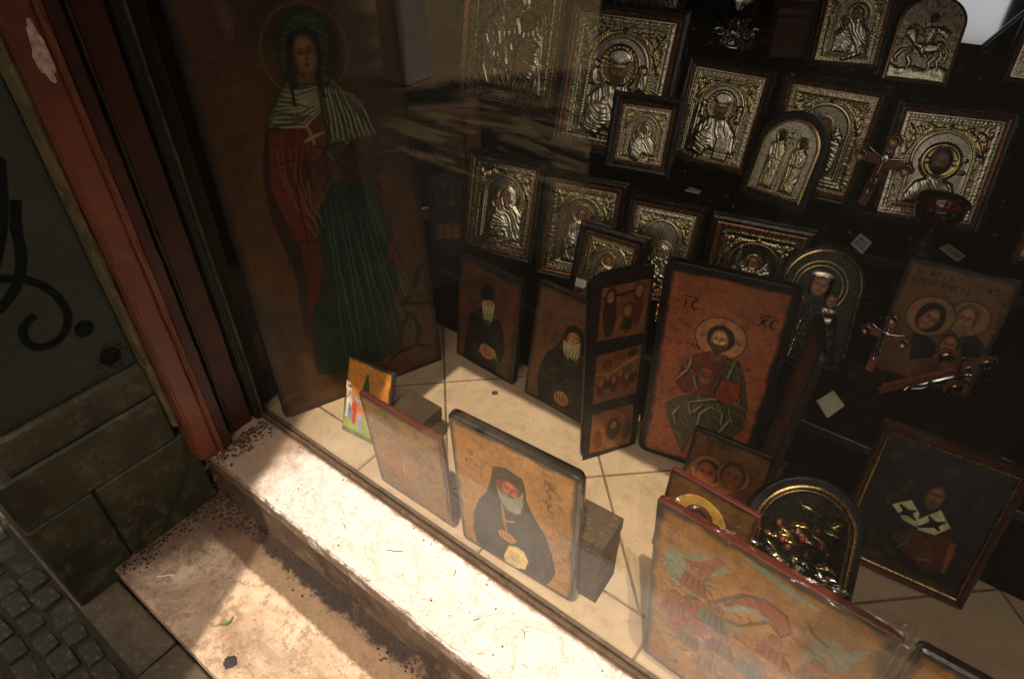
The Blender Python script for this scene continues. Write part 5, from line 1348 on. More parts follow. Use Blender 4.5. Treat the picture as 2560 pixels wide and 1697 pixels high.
# the dim shop behind: walls, ceiling, the wall over the window
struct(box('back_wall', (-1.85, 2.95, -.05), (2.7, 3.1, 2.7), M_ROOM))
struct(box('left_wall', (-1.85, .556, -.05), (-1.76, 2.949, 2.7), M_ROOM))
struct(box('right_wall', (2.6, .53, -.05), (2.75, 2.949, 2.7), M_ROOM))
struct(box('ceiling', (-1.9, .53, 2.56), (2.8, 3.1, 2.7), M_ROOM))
struct(box('shop_front_wall', (-8, .5305, 1.637), (8, .70, 3.6), M_OCHRE))
aw = empty('sun_blocker_awning', 'unseen dark red awning added to cut the sun over the window', 'awning', (0, .5, 1.7))  # out of view; stepped front edges shaped to limit sun and sky inside
for x0, x1, yf in ((-3.5, -.602, .02), (-.60, .25, .258), (.252, 3.5, -.02)):
    o = box('sun_blocker', (x0, yf, 1.60), (x1, .56, 1.635), M_AWN); o.parent = aw; o.matrix_parent_inverse = Matrix.Translation((0, -.5, -1.7))
# unseen pier added to throw shade over the left end of the sill
pr = empty('shade_pier', 'unseen tall dark pier added to shade the left end of the sill', 'pier', (-.78, -.95, -.2))
o = box('blocker_shaft', (-1.04, -1.16, -.232), (-.5125, -.746, 4.2), M_JBLACK, bev=.0); o.parent = pr; o.matrix_parent_inverse = Matrix.Translation((.78, .95, .2))
pw = empty('white_post', 'white painted post at the edge of the sunlit street', 'post', (-3.1, -1.95, -.23))
o = box('post_shaft', (-3.22, -2.1, -.232), (-3.02, -1.86, 3.4), M_PALE, bev=.01); o.parent = pw; o.matrix_parent_inverse = Matrix.Translation((3.1, 1.95, .23))
bw_ = empty('street_wall', 'low ochre wall across the street', 'wall', (0, -11, -.2))
o = box('wall_face', (-30, -11.4, -.232), (30, -11, 2.6), M_OCHRE, bev=.0); o.parent = bw_; o.matrix_parent_inverse = Matrix.Translation((0, 11, .2))

pl2 = empty('skylight_blocker', 'unseen dark pier added to cut skylight from the right', 'pier', (1.1, .3, -.2))  # out of view, added to keep skylight off the right of the display
o = box('blocker_shaft', (.95, -.12, -.232), (1.5, .500, 2.56), M_JBLACK); o.parent = pl2; o.matrix_parent_inverse = Matrix.Translation((-1.1, -.3, .2))
# ------------------------------------------------------------------ display stand
ds = empty('display_stand', 'stepped display stand covered in dark cloth holding the rows of icons', 'display stand', (-.4, 1.1, 0))
def step(y0, y1, z1, yaw, z0=0.0):
    M = Matrix.Translation((-.4, y0, 0)) @ Matrix.Rotation(R_(yaw), 4, 'Z')
    bm = bmesh.new(); add_box(bm, (-1.30, 0, z0 + .0005), (1.75, y1 - y0, z1), .006, 2, M=M)
    o = bm_obj('shelf_step', bm, M_CLOTH); o.parent = ds; o.matrix_parent_inverse = Matrix.Translation((.4, -1.1, 0))
    bm = bmesh.new(); add_box(bm, (-1.30, -.004, z1 - .022), (1.75, -.0005, z1 - .004), .002, 1, M=M)
    o = bm_obj('shelf_edge', bm, M_SHELF); o.parent = ds; o.matrix_parent_inverse = Matrix.Translation((.4, -1.1, 0))
step(1.028, 1.33, .200, 1.0)
step(1.335, 1.72, .400, 3.0)
step(1.700, 2.70, .600, 4.0)

MP = {'face': M_PAINT}
def root_of(name, P, label, cat='icon', group=None):
    return empty(name, label, cat, mat=pose(*P), group=group)

SILG = 'silver icons in bronzed frames on the stepped stand'
def framed(P, kind, label, bw=.012, n=112, gw=.0105, name='framed_icon', fmat=None, seed=1, **k):
    w_, h_ = P[6], P[7]
    r = root_of(name, P, label, group=SILG)
    rc = [(-w_ / 2, 0), (w_ / 2, 0), (w_ / 2, h_), (-w_ / 2, h_)]
    ro = [(-w_ / 2 - bw, -bw), (w_ / 2 + bw, -bw), (w_ / 2 + bw, h_ + bw), (-w_ / 2 - bw, h_ + bw)]
    V, F = ring_mesh(ro, [(0, .016), (0, -.003), (.0015, -.006), (bw * .55, -.0085), (bw - .0005, -.0065), (bw, -.002)])
    obj('frame', V, F, fmat or M_DARKFR, r)
    V, F = ring_mesh(rc, [(.0002, -.0015), (.001, -.0065), (.004, -.0085), (.0075, -.0062), (gw, -.0015), (gw, .001)])
    obj('gilt_moulding', V, F, M_GILT, r)
    V, F = ring_mesh(rc, [(gw - .0004, -.0005), (gw + .0008, -.0030), (gw + .0024, -.0030), (gw + .0030, .0012)])
    obj('silver_fillet', V, F, M_SILV, r)
    box('back_board', (-w_ / 2 - bw + .002, .010, -bw + .002), (w_ / 2 + bw - .002, .0155, h_ + bw - .002), M_BACK, r)
    pw_, ph_ = w_ - 2 * gw - .003, h_ - 2 * gw - .003
    cv = Cv(pw_, ph_, n, seed)
    relief(cv, kind, seed, **k)
    cv.build(r, MP, M_METAL, y0=.004, zoff=gw + .0015, first='plate')
    if k.get('sticker'):
        box('paper_sticker', (-w_ / 2 + .004, -.0105, .026), (-w_ / 2 + .030, -.0095, .046), M_WHITE, r, label='white paper sticker on the lower left of the frame')
    return r

def relief(cv, kind, seed, **k):
    if kind == 'hodegetria':      # large plain ground, two big haloes
        plate(cv, False, field=.9, seed=seed)
        A = cv.A
        halo(cv, .03, A - .38, .235); halo(cv, .2, A - .62, .15)
        robe(cv, [(-.11, A - .28), (.03, A - .18), (.17, A - .27), (.20, A - .52), (.36, A - .66), (.40, .1), (-.40, .1), (-.36, A - .72), (-.17, A - .5)], .045, seed, 42, .4, amp=.024)
        robe(cv, [(.10, A - .72), (.24, A - .70), (.34, A - .85), (.30, A - 1.1), (.1, A - 1.14), (.02, A - .92)], .06, seed + 3, 60, 1.2)
        robe(cv, [(-.3, A - .8), (-.14, A - .92), (.1, A - 1.0), (.08, A - 1.1), (-.25, A - 1.05)], .06, seed + 5, 50, -.5)
        face(cv, .02, A - .39, .095, .125, lab='face', rot=-.15, look=.3, up=.05); face(cv, .19, A - .62, .065, .08, lab='face', hair=HAIRC, up=.06)
        return
    zs, R = plate(cv, True, seed=seed, field=k.get('field', 1.0), R=k.get('R', .335), zs=k.get('zs'))
    if kind == 'mother': fig_mother(cv, zs, R, k.get('s', 1.0), k.get('x0', .04), k.get('zf'), k.get('side', -1), seed=seed)
    elif kind == 'bishop': fig_bishop(cv, zs, R, k.get('s', 1.1), seed=seed)
    elif kind == 'saint': fig_saint(cv, zs, R, k.get('s', 1.0), k.get('zf'), seed=seed)
    elif kind == 'angel': fig_angel(cv, zs, R, k.get('s', 1.0), seed=seed)
    elif kind == 'christ': fig_christ(cv, zs, R, seed)

z1, z2, z3 = .2125, .4125, .6125
# lower shelf
framed((-1.010, 1.121, z1, 11.4, 17.5, 0, .182, .230), 'mother', 'framed silver mother and child, cheek to cheek, leftmost icon on the lowest shelf', seed=21, side=-1, s=1.08, x0=.08)
framed((-.783, 1.138, z1, 13.8, 14.4, 0, .173, .229), 'saint', 'framed silver haloed saint with a smaller icon leaning over its lower right corner', seed=22, R=.33)
framed((-.657, 1.096, z1, 4.9, 16.7, 0, .132, .160), 'saint', 'small dark framed silver icon just behind the top of the folding triptych wing', seed=23, s=1.05, n=96, bw=.016, sticker=True)
framed((-.592, 1.183, z1, 12.4, 18.8, 0, .156, .209), 'mother', 'framed silver veiled mother with bright halo, half hidden behind the folding triptych', seed=24, zf=.72, s=.95, x0=.06)
framed((-.394, 1.199, z1, 12.9, 8, 0, .178, .225), 'angel', 'dim framed silver winged figure under a wide arch, above the triptych centre panel', seed=25, field=1.0, s=1.25, R=.36)
# middle shelf
framed((-.934, 1.419, z2, 6.5, 15.5, 0, .270, .325), 'bishop', 'largest framed silver bishop icon, a small icon before its lower right corner', seed=26, n=140, bw=.016, gw=.013)
framed((-.751, 1.386, z2, 13.1, 15.5, 0, .138, .151), 'mother', 'small dark framed silver mother and child before the large bishop icon', seed=27, n=96, bw=.016, s=1.0, x0=.03)
framed((-.647, 1.505, z2, 3.7, 17.5, 0, .188, .226), 'bishop', 'smaller framed silver bishop icon between the large bishop and the arched icon', seed=28, s=1.15)
framed((-.410, 1.499, z2, 5.2, 12, 0, .195, .232), 'angel', 'framed silver archangel icon partly hidden behind the arched icon of two saints', seed=29)
framed((-.161, 1.485, z2, 17.3, 18.1, 0, .198, .225), 'christ', 'framed silver icon of a dark haired figure with shining gold halo behind the red lamp', seed=30, field=.9, R=.34)
# top shelf and the big one at its left
framed((-1.358, 1.518, z2, 5.2, 11.5, 0, .325, .43), 'hodegetria', 'big dim silver mother and child icon at the left end behind the others', seed=31, n=150, bw=.03, gw=.014)
framed((-1.126, 2.02, z3, 7.4, 11.5, 0, .208, .27), 'saint', 'silver icon cut by the top edge above the large bishop icon', seed=32)
framed((-.437, 1.764, z3, 20, 22, 0, .152, .185), 'mother', 'framed silver mother and child icon on the top shelf beside the brown box', seed=33, x0=.04, s=1.05)
framed((-.045, 1.90, z3, 6, 14, 0, .19, .24), 'saint', 'framed silver icon cut by the right side of the view on the top shelf', seed=34, bw=.008)
framed((.105, 1.46, z2, 8, 12, 0, .19, .24), 'mother', 'silver icon showing only its lower left corner at the right edge, middle shelf', seed=35, bw=.008)

def arched_plate(P, label, kind, rim=.018, n=110, dark=M_BLACK, inset=.022, r=None, lowdark=.02, hk=1.0):
    """silver plate with a round head on a thick dark arched board"""
    w_, h_ = P[6], P[7]
    ro = root_of('arched_icon', P, label)
    bo = archline(w_, h_, 28, 0.0, r)
    bm_obj('board', prism_xz(bo, -.004, rim, .0035, 2), dark, ro)
    pw_, ph_ = w_ - 2 * inset, h_ - inset - lowdark
    rr = (r if r is not None else w_ / 2) - inset
    inner = [(x, z) for x, z in archline(pw_, ph_, 28, lowdark, None if r is None else rr)]
    V, F = ring_mesh(inner, [(-.003, -.004), (-.002, -.0085), (.001, -.0095), (.0032, -.0075), (.0036, -.004)])
    obj('beaded_rim', V, F, M_GOLDL, ro)
    cv = Cv(pw_, ph_, n, 41)
    st = cv.vn(70, seed=5); cv.lb('plate')
    cv.c = SIL * (.66 + .12 * st[..., None]); cv.hg = .001 * st + .003 * cv.vn(16, seed=3)
    Rr = .5
    d = cv.poly([(x / pw_, (z - lowdark) / pw_) for x, z in archline(pw_, ph_, 40, lowdark, None if r is None else rr)])
    kind(cv, d)
    cv.build(ro, MP, M_METAL, y0=-.0045, hk=hk, zoff=lowdark, mask=d - cv.a * 1.2, first='plate')
    return ro
def k_two(cv, d):
    q = np.abs(d + .03) - .018; cv.up(q, .03, .015); cv.fill(q, GOL * 1.1, 'arch'); fig_two(cv, cv.A)
def k_rider(cv, d):
    cv.c = cv.c * .42 + GOL * .12; fig_rider(cv, cv.A)
def k_mc(cv, d):
    cv.c = cv.c * .035 + np.array((.012, .015, .009))
    A = cv.A; zf = A - .50
    for rr in (.36, .30):
        q = np.abs(np.hypot(cv.X + .02, cv.Z - zf + .02) - rr) - .01; cv.up(q, .014, .01); cv.fill(q, GOL * .6)
    robe(cv, [(-.13, zf + .1), (0, zf + .2), (.14, zf + .1), (.12, zf - .15), (.3, zf - .4), (.42, .02), (-.42, .02), (-.40, zf - .5), (-.16, zf - .15)], .05, 51, 34, .4, col=np.array((.035, .034, .03)), lab='dark_robe')
    q = cv.ell(.0, zf + .15, .15, .07); cv.up(q, .07, .05); cv.fill(q, SIL, 'embossed_figure')
    face(cv, -.03, zf - .0, .115, .14, skin=lin('a87848'), lab='face', rot=-.2, look=.3, up=.05)
    face(cv, .18, zf - .2, .07, .085, skin=lin('a07044'), lab='face', hair=HAIRC, up=.05)
    robe(cv, [(.08, zf - .3), (.28, zf - .3), (.27, zf - .36), (.09, zf - .36)], .06, 53, 80, 1.2)
    robe(cv, [(.1, zf - .44), (.24, zf - .44), (.22, zf - .5), (.12, zf - .5)], .06, 54, 80, 1.2)
    q = cv.ell(.14, zf - .62, .065, .05); cv.up(q, .06, .04); cv.fill(q, lin('8a5c38'), 'face')
    for k in range(7):
        q = cv.ell(-.2 - .022 * k, zf - .2 - .075 * k, .016, .022); cv.up(q, .06, .015); cv.fill(q, GOL * 1.1, 'embossed_figure')
def k_feast(cv, d):
    cv.c = cv.c * .05 + np.array((.012, .008, .005))
    A = cv.A
    q = np.abs(d + .05) - .02; cv.up(q, .03, .02); cv.fill(q, np.array((.30, .22, .11)) * (.6 + .5 * np.sin(np.arctan2(cv.Z - A + .5, cv.X) * 70)[..., None] ** 2), 'arch')
    rs = np.random.RandomState(9)
    for k in range(30):
        x = rs.uniform(-.34, .34); z = rs.uniform(.08, A - .2)
        if math.hypot(x, max(0, z - (A - .5))) > .36: continue
        a = rs.uniform(-.9, .3); l = rs.uniform(.03, .08)
        q = cv.line([(x - l * math.cos(a), z - l * math.sin(a)), (x, z + .01), (x + l * math.cos(a), z + l * math.sin(a))], .014)
        cv.up(q, .07, .016); cv.fill(q, (GOL * 1.15, SIL * 1.1, GOL)[k % 3], 'embossed_figure')
    for k in range(9):
        x, z = (-.26 + .065 * k, A - .45 - .12 * (k % 3) - .05 * (k % 2))
        cv.up(cv.ell(x, z, .035, .042), .06, .03); cv.fill(cv.ell(x, z, .035, .042), (lin('5a2a18'), lin('6a1c14'), lin('4a2a18'))[k % 3], 'face')
    q = cv.poly([(-.05, .2), (.02, .22), (.0, .3), (-.06, .29)]); cv.up(q, .05, .03); cv.fill(q, lin('b8a888'), 'embossed_figure')
arched_plate((-.436, 1.434, .4, -6, 18, 0, .156, .205), 'black arched icon of two standing saints with a tall silver cross between them', k_two, rim=.020, inset=.016, lowdark=.022)
arched_plate((-.275, 1.79, .6, 13, 22, 0, .137, .185), 'silver arched icon of a mounted rider on horseback at the top right', k_rider, rim=.030, inset=.004, lowdark=.003, r=.058)
arched_plate((-.224, 1.150, .2, 20.5, 22, 0, .158, .250), 'tall black arched icon of a crowned mother and child with a gilded rim', k_mc, rim=.024, inset=.008, lowdark=.008, n=130, hk=.5)
arched_plate((-.085, .775, .0, 21.4, 33, 0, .200, .215), 'black arched metal icon crowded with glinting embossed figures beside the mahogany picture', k_feast, rim=.022, inset=.016, n=130)

# ------------------------------------------------------------------ painted boards
def board(P, paint, label, n=150, th=.018, mat=M_PAINT, edge=M_BOARD, rr=.004, inset=.003, bev=.003, name='painted_icon', group=None, seed=1, cat='icon'):
    w_, h_ = P[6], P[7]
    r = root_of(name, P, label, cat, group)
    bm_obj('board', prism_xz(rrect(w_, h_, rr), 0.0, th, bev, 3), edge, r, smooth=False)
    cv = Cv(w_ - 2 * inset, h_ - 2 * inset, n, seed)
    cv.warp(); paint(cv); cv.age(.55 if h_ > 1 else .9, seed=seed + int(w_ * 1000))
    d = np.maximum(np.abs(cv.X) - .5, np.maximum(-cv.Z, cv.Z - cv.A)) * cv.w
    k = max(rr - inset, .0005)
    qx = np.abs(cv.X) * cv.w - (cv.w / 2 - k); qz = np.abs(cv.Z * cv.w - cv.h / 2) - (cv.h / 2 - k)
    msk = np.where((qx > 0) & (qz > 0), np.hypot(qx, qz) - k, -1.0)
    cv.build(r, {}, mat, y0=-.0006, zoff=inset, mask=msk)
    return r
board((-1.070, .536, .0005, 69.0, 7.5, -1.2, .405, 1.08), p_saint, 'tall dark icon of a standing woman saint in red and green robes', n=240, th=.028, rr=.012, bev=.008)
board((-.943, .592, .0005, 6.8, 20.4, 0, .126, .188), p_land, 'small bright orange and green landscape icon with a cypress tree', n=120, th=.012)
board((-.765, .546, .0005, .4, -3.0, 0, .203, .265), p_red, 'faded brownish icon with a worn red top edge, next to the landscape icon', n=140, th=.011, edge=M_REDLAC, mat=M_PRINT)
board((-.538, .541, .0005, 2.6, -1.1, 1.0, .251, .344), p_monk, 'icon of a white bearded monk in a flat black hat, glossy black edge', n=250, th=.021, edge=M_GLOSS, rr=.014, bev=.009, inset=.006, mat=M_VARN)
board((-.912, .953, .0005, -3, 7.4, 0, .191, .284), p_mon1, 'dark icon of a grey bearded monk in a black cap holding a paper', n=150)
board((-.685, .941, .0005, -2.5, 10.4, .4, .172, .299), p_mon2, 'dark icon of a hooded monk with clasped hand, left of the folding icon', n=150)
board((-.240, .749, .0005, -2.8, 5.4, 0, .163, .205), p_theo24, 'icon of a veiled woman with pale gold halo behind the cellophane wrapped icon', n=130, th=.010, edge=M_REDLAC, rr=.004, bev=.003)
board((-.248, .859, .0005, 5.1, 8.6, 0, .172, .200), p_couple, 'small brown icon of two haloed heads standing before the folding icon', n=130, th=.012, edge=M_BLACK)
board((-.042, 1.25, .2005, 7.9, 14.7, 0, .185, .241), p_family, 'painted icon of a holy family of three with dark lettering, behind the small crosses', n=170, th=.020)
LARGE = board((-.154, .556, .002, -4.8, -1.5, 3.8, .302, .391), p_large, 'large orange icon wrapped in clear cellophane with a red lacquered top edge', n=230, th=.013, edge=M_REDLAC, rr=.005, bev=.004, mat=M_VARN)
board((.158, .566, .0005, 0, 14, 0, .21, .28), p_corner, 'orange icon with a dark green black rounded edge at the bottom right corner', n=120, th=.022, edge=M_GLOSS, rr=.012, bev=.009)
board((-1.050, 1.036, .2005, 38.6, 9, 0, .086, .212), p_narrow, 'narrow black wooden icon with two small dim scenes beside the tall saint', n=90, th=.02, rr=.03)

# cellophane round the large icon
w_, h_ = .302, .391
nx, nz = 46, 52; V = []; F = []
rs = np.random.RandomState(5)
cvn = Cv(1, 1.2, 8)
for j in range(nz + 1):
    for i in range(nx + 1):
        u, v = i / nx, j / nz
        x = -w_ / 2 - .030 + u * (w_ + .045); z = .004 + v * (h_ + .012)
        cr = float(cvn.vn(9, seed=3, X=np.array(u + .3 * v), Z=np.array(v))) - .5; cr2 = float(cvn.vn(22, seed=6, X=np.array(u * .5 + v), Z=np.array(v - u))) - .5
        out_ = max(0, abs(x) - w_ / 2) / .03
        V.append((x, -.0062 - .006 * abs(cr) - .003 * abs(cr2) + .012 * out_ * (1 + cr), z))
        if i < nx and j < nz: a = j * (nx + 1) + i; F.append((a, a + 1, a + nx + 2, a + nx + 1))
obj('cellophane_wrap', V, F, M_FILM, LARGE, smooth=True)
V = []; F = []
for j in range(11):
    for i in range(61):
        u, v = i / 60, j / 10
        x = -w_ / 2 - .012 + u * (w_ + .022)
        cr = float(cvn.vn(14, seed=8, X=np.array(u * 3), Z=np.array(v))) - .5; cr2 = float(cvn.vn(30, seed=9, X=np.array(u * 3), Z=np.array(v * 2))) - .5
        V.append((x, -.008 + v * .026 + .0015 * cr2, h_ + .005 + .004 * cr + .0022 * cr2 + .006 * v * (1 + cr) + (.05 * v + .03 * cr2) * max(0, u - .90)))
        if i < 60 and j < 10: a = j * 61 + i; F.append((a, a + 1, a + 62, a + 61))
obj('cellophane_fold', V, F, M_FOLD, LARGE, smooth=True, label='crinkled fold of clear cellophane along the top edge')

# dark velvet blocks the front icons lean on
def vblock(name, lo, hi, yaw, label):
    c = ((lo[0] + hi[0]) / 2, (lo[1] + hi[1]) / 2, 0)
    r = empty(name, label, 'display block', c, group='dusty dark display blocks'); r.rotation_euler[2] = R_(yaw)
    d_ = ((hi[0] - lo[0]) / 2, (hi[1] - lo[1]) / 2); h_ = hi[2]
    box('body', (-d_[0], -d_[1], lo[2]), (d_[0], d_[1], h_ - .0305), M_VELV, r, .002, 2)
    box('lid', (-d_[0] - .0015, -d_[1] - .0015, h_ - .030), (d_[0] + .0015, d_[1] + .0015, h_), M_VELV, r, .0035, 2)
    return r
def mat_velv():
    m, t, b = new_mat("dusty_brown_felt")
    c = mixc(t, noise(t, 30, 5), (.050, .032, .017), (.030, .020, .011))
    c = mixc(t, math_(t, 'MULTIPLY', sstep(t, noise(t, 330, 2, .5), .66, .72), .8), c, (.30, .23, .14))
    t.links.new(c, b.inputs['Base Color']); b.inputs['Roughness'].default_value = .95; b.inputs['Specular IOR Level'].default_value = .1
    bump(t, b, noise(t, 700, 3), .4, .001)
    return m
M_VELV = mat_velv()
vblock('felt_block', (-.520, .574, .0005), (-.262, .645, .168), 2.6, 'dusty dark brown block behind the icon of the white bearded monk')
vblock('felt_block', (-.835, .655, .0005), (-.742, .716, .094), 0, 'small dusty dark brown block behind the faded red edged icon')

# folding triptych
tp = empty('folding_icon', 'black folding triptych with a seated robed figure and three scenes on its left wing', 'icon', mat=pose(-.377, .947, .0005, 11, .9, 0, .231, .481))
inv = tp.matrix_world.inverted()
def panel(nm, P, paint, n, th, rr, seed, arch, inset=.012, lab=None, mat=M_PAINT):
    w_, h_ = P[6], P[7]
    M = inv @ pose(*P)
    o = bm_obj(nm, prism_xz(rrect(w_, h_, rr, 6), 0, th, .004, 3), M_BLACK, tp, label=lab); o.matrix_local = M
    cv = Cv(w_ - 2 * inset, h_ - 2 * inset, n, seed); cv.warp(.009); paint(cv); cv.age(seed=seed + 40)
    res = cv.build(o, {}, mat, y0=-.0007, zoff=inset, mask=None)
    return o
panel('centre_panel', (-.377, .947, .0005, 11, .9, 1.0, .231, .481), p_triC, 190, .018, .018, 1, False)
panel('wing', (-.457, .842, .0005, 58.3, 2.9, .5, .133, .460), p_triL, 130, .012, .030, 2, False, .002)
panel('wing', (-.150, 1.000, .0005, -70, 2, 0, .128, .455), p_triR, 90, .012, .025, 3, False, .012)
for (x, y) in ((-.382, .944), (-.150, .992)):
    for z in (.10, .365, .385, .425):
        V, F = lathe([(0, -.010), (.0028, -.009), (.0034, -.005), (.0024, -.001), (.0034, .004), (.0028, .009), (0, .010)], 10)
        o = obj('hinge', [(a + x, b + y - .004, c + z) for a, b, c in V], F, M_BRASS, tp, smooth=True); o.matrix_local = inv.copy()

# wooden framed pictures
def woodframe(P, paint, label, bw, mat, n=130, glass=False, fill=M_GOLDL, name='framed_picture'):
    w_, h_ = P[6], P[7]
    r = root_of(name, P, label, 'picture')
    rc = [(-w_ / 2, 0), (w_ / 2, 0), (w_ / 2, h_), (-w_ / 2, h_)]
    V, F = ring_mesh(rc, [(0, .018), (0, -.004), (.003, -.010), (bw * .35, -.014), (bw * .7, -.009), (bw - .002, -.006), (bw, .0)])
    obj('frame', V, F, mat, r)
    V, F = ring_mesh(rc, [(bw - .0008, -.002), (bw + .001, -.0055), (bw + .0035, -.0045), (bw + .0045, .002)])
    obj('gilt_fillet', V, F, fill, r)
    box('back_board', (-w_ / 2 + .003, .012, .003), (w_ / 2 - .003, .0175, h_ - .003), M_BACK, r)
    cv = Cv(w_ - 2 * bw - .006, h_ - 2 * bw - .006, n); cv.warp(); paint(cv); cv.age(seed=70)
    cv.build(r, {}, M_PAINT, y0=.004, zoff=bw + .003)
    return r
woodframe((.036, .943, .0005, 3.6, 18.5, 1, .222, .282), p_nich, 'dark mahogany framed picture of a bishop with black crosses on his stole', .012, M_REDWOOD, 150)
woodframe((-1.249, 1.085, .2005, 48.6, 8.6, 0, .265, .318), p_hood, 'brown wooden framed picture of a dark hooded figure behind the tall saint icon', .042, M_BROWNFR, 110)
# ------------------------------------------------------------------ small crosses with a silver figure
def crucifix(xyz_, yaw, tilt, roll, arm, top, foot, label, base=True):
    M = pose(xyz_[0], xyz_[1], xyz_[2], yaw, tilt, roll, 0, 0)
    r = empty('wooden_cross', label, 'cross', mat=M, group='wooden crosses on the stand')
    t = arm * .17
    bm = bmesh.new()
    add_box(bm, (-t, 0, 0), (t, .008, foot + top * .8), .002, 2)
    add_box(bm, (-arm * .8, .0006, foot - t), (arm * .8, .0074, foot + t), .002, 2)
    def lobe(cx_, cz_, r_, th):
        rr = bmesh.ops.create_cone(bm, cap_ends=True, segments=18, radius1=r_, radius2=r_ * .93, depth=th)
        bmesh.ops.transform(bm, matrix=Matrix.Translation((cx_, .004, cz_)) @ Matrix.Rotation(R_(90), 4, 'X'), verts=rr['verts'])
    for dx, dz, L in ((1, 0, arm), (-1, 0, arm), (0, 1, top)):
        bx, bz = dx * L * .80, foot + dz * L * .80
        lobe(bx, bz, arm * .22, .0092); lobe(bx + dx * arm * .17, bz + dz * arm * .17, arm * .11, .0086)
        for s_ in (-1, 1): lobe(bx + dz * s_ * arm * .19, bz + dx * s_ * arm * .19, arm * .11, .0088)
    bm_obj('cross_body', bm, M_CROSSW, r)
    for dx, dz, L in ((1, 0, arm), (-1, 0, arm), (0, 1, top)):
        V, F = lathe([(0, .0012), (arm * .09, .0012), (arm * .12, .0016), (arm * .15, .0038), (arm * .18, .0040), (arm * .205, .0018), (arm * .21, 0)], 20, Matrix.Translation((dx * L * .80, -.0006, foot + dz * L * .80)) @ Matrix.Rotation(R_(90), 4, 'X'))
        obj('brass_disc', V, F, M_BRASS, r, smooth=True)
    # the figure: one continuous skin over a small skeleton
    s_ = arm / .047
    J = [(0, -.0045, -.018), (0, -.006, -.004), (0, -.0062, .008), (0, -.0075, .0155), (.001, -.010, .0215),
         (-.010, -.0055, .0095), (-.021, -.004, .0125), (-.033, -.003, .0175), (.010, -.0055, .0095), (.021, -.004, .0125), (.033, -.003, .0175),
         (-.004, -.008, -.033), (.0045, -.009, -.034), (-.002, -.005, -.050), (.0025, -.0055, -.050), (.0, -.0085, -.057)]
    E_ = [(0, 1), (1, 2), (2, 3), (3, 4), (2, 5), (5, 6), (6, 7), (2, 8), (8, 9), (9, 10), (0, 11), (0, 12), (11, 13), (12, 14), (13, 15)]
    Rr = [.0052, .0046, .0056, .0022, .0042, .0026, .0019, .0014, .0026, .0019, .0014, .0030, .0030, .0019, .0019, .0014]
    me = bpy.data.meshes.new('corpus')
    me.from_pydata([(a * s_, b * s_, foot + c_ * s_) for a, b, c_ in J], E_, [])
    me.materials.append(M_STEEL)
    o = bpy.data.objects.new('corpus', me); COL.objects.link(o); o.parent = r
    o['label'] = 'small silver figure with outstretched arms'
    sk = o.modifiers.new('skin', 'SKIN'); sk.use_smooth_shade = True
    for v, rr in zip(me.skin_vertices[0].data, Rr): v.radius = (rr * s_, rr * s_ * .85)
    me.skin_vertices[0].data[0].use_root = True
    ss = o.modifiers.new('smooth', 'SUBSURF'); ss.levels = 1; ss.render_levels = 1
    # title board
    box('title_plate', (-arm * .12, -.0022, foot + top * .36), (arm * .12, -.0006, foot + top * .46), M_STEEL, r, .0005)
    if base:
        bm = bmesh.new(); Mi = M.inverted()
        add_box(bm, (-.034, -.020, -.028), (.034, .016, .006), .006, 2, M=Matrix.Rotation(R_(tilt), 4, 'X'))
        bm_obj('foot_block', bm, M_DARKFR, r)
    return r
crucifix((-.182, 1.493 - .03, .435), 2.4, 8.5, -6.8, .056, .056, .100, 'wooden cross with brass discs standing on the middle shelf beside the red lamp')
crucifix((-.034, 1.186, .237), -1.5, 12.7, -1.4, .042, .045, .084, 'upright wooden cross with bright brass discs at the left of the holy family icon')
crucifix((-.002, 1.168, .220), 33, -11.5, -57.5, .068, .072, .122, 'wooden cross lying askew on its side below the holy family icon', False)

# red oil lamp
lp = empty('oil_lamp', 'red glass oil lamp bowl on a dark stem in front of the gold halo icon', 'lamp', (-.040, 1.415, .4005))
m, t, b = new_mat("ruby_glass"); b.inputs['Base Color'].default_value = (.42, .02, .01, 1); b.inputs['Roughness'].default_value = .06
b.inputs['Transmission Weight'].default_value = .96; b.inputs['IOR'].default_value = 1.45; b.inputs['Coat Weight'].default_value = .4
V, F = lathe([(.006, .066), (.022, .064), (.036, .073), (.043, .088), (.046, .108), (.0445, .109), (.041, .090), (.034, .077), (.020, .069), (.0, .068)], 32)
obj('bowl', V, F, m, lp, smooth=True)
V, F = lathe([(.0, .0), (.030, .0), (.031, .005), (.020, .010), (.009, .020), (.006, .04), (.010, .046), (.006, .052), (.012, .061), (.020, .0635), (.0, .0638)], 24)
obj('stem', V, F, M_JBLACK, lp, smooth=True)
V, F = lathe([(.0445, .1075), (.0475, .109), (.047, .112), (.044, .111), (.0445, .1075)], 32)
obj('rim', V, F, M_DARKFR, lp, smooth=True)

# top shelf: ornate silver holder, brown box, white wire mesh, pale picture
hd = empty('silver_holder', 'ornate silver holder with swirling flutes left of the brown box', 'ornament', (-.665, 1.862, .6005))
V = []; F = []; n = 56; prof = [(0, 0), (.050, 0), (.052, .006), (.040, .012), (.034, .018), (.024, .030), (.020, .042), (.030, .056), (.046, .075), (.054, .10), (.050, .13), (.040, .16), (.034, .19), (.044, .22), (.060, .25), (.0, .252)]
for r_, z in prof:
    for k in range(n):
        a = 2 * math.pi * k / n
        rr = r_ * (1 + (.13 * math.sin(7 * a + z * 55) + .05 * math.sin(17 * a - z * 90)) * (0 if z < .008 else 1))
        V.append((rr * math.cos(a), rr * math.sin(a), z))
for i in range(len(prof) - 1):
    for k in range(n): k2 = (k + 1) % n; F.append((i * n + k, i * n + k2, (i + 1) * n + k2, (i + 1) * n + k))
obj('fluted_body', V, F, M_STEEL, hd, smooth=True)
bm = bmesh.new(); add_box(bm, (-.060, -.045, .0), (.060, .045, .010), .002, 2)
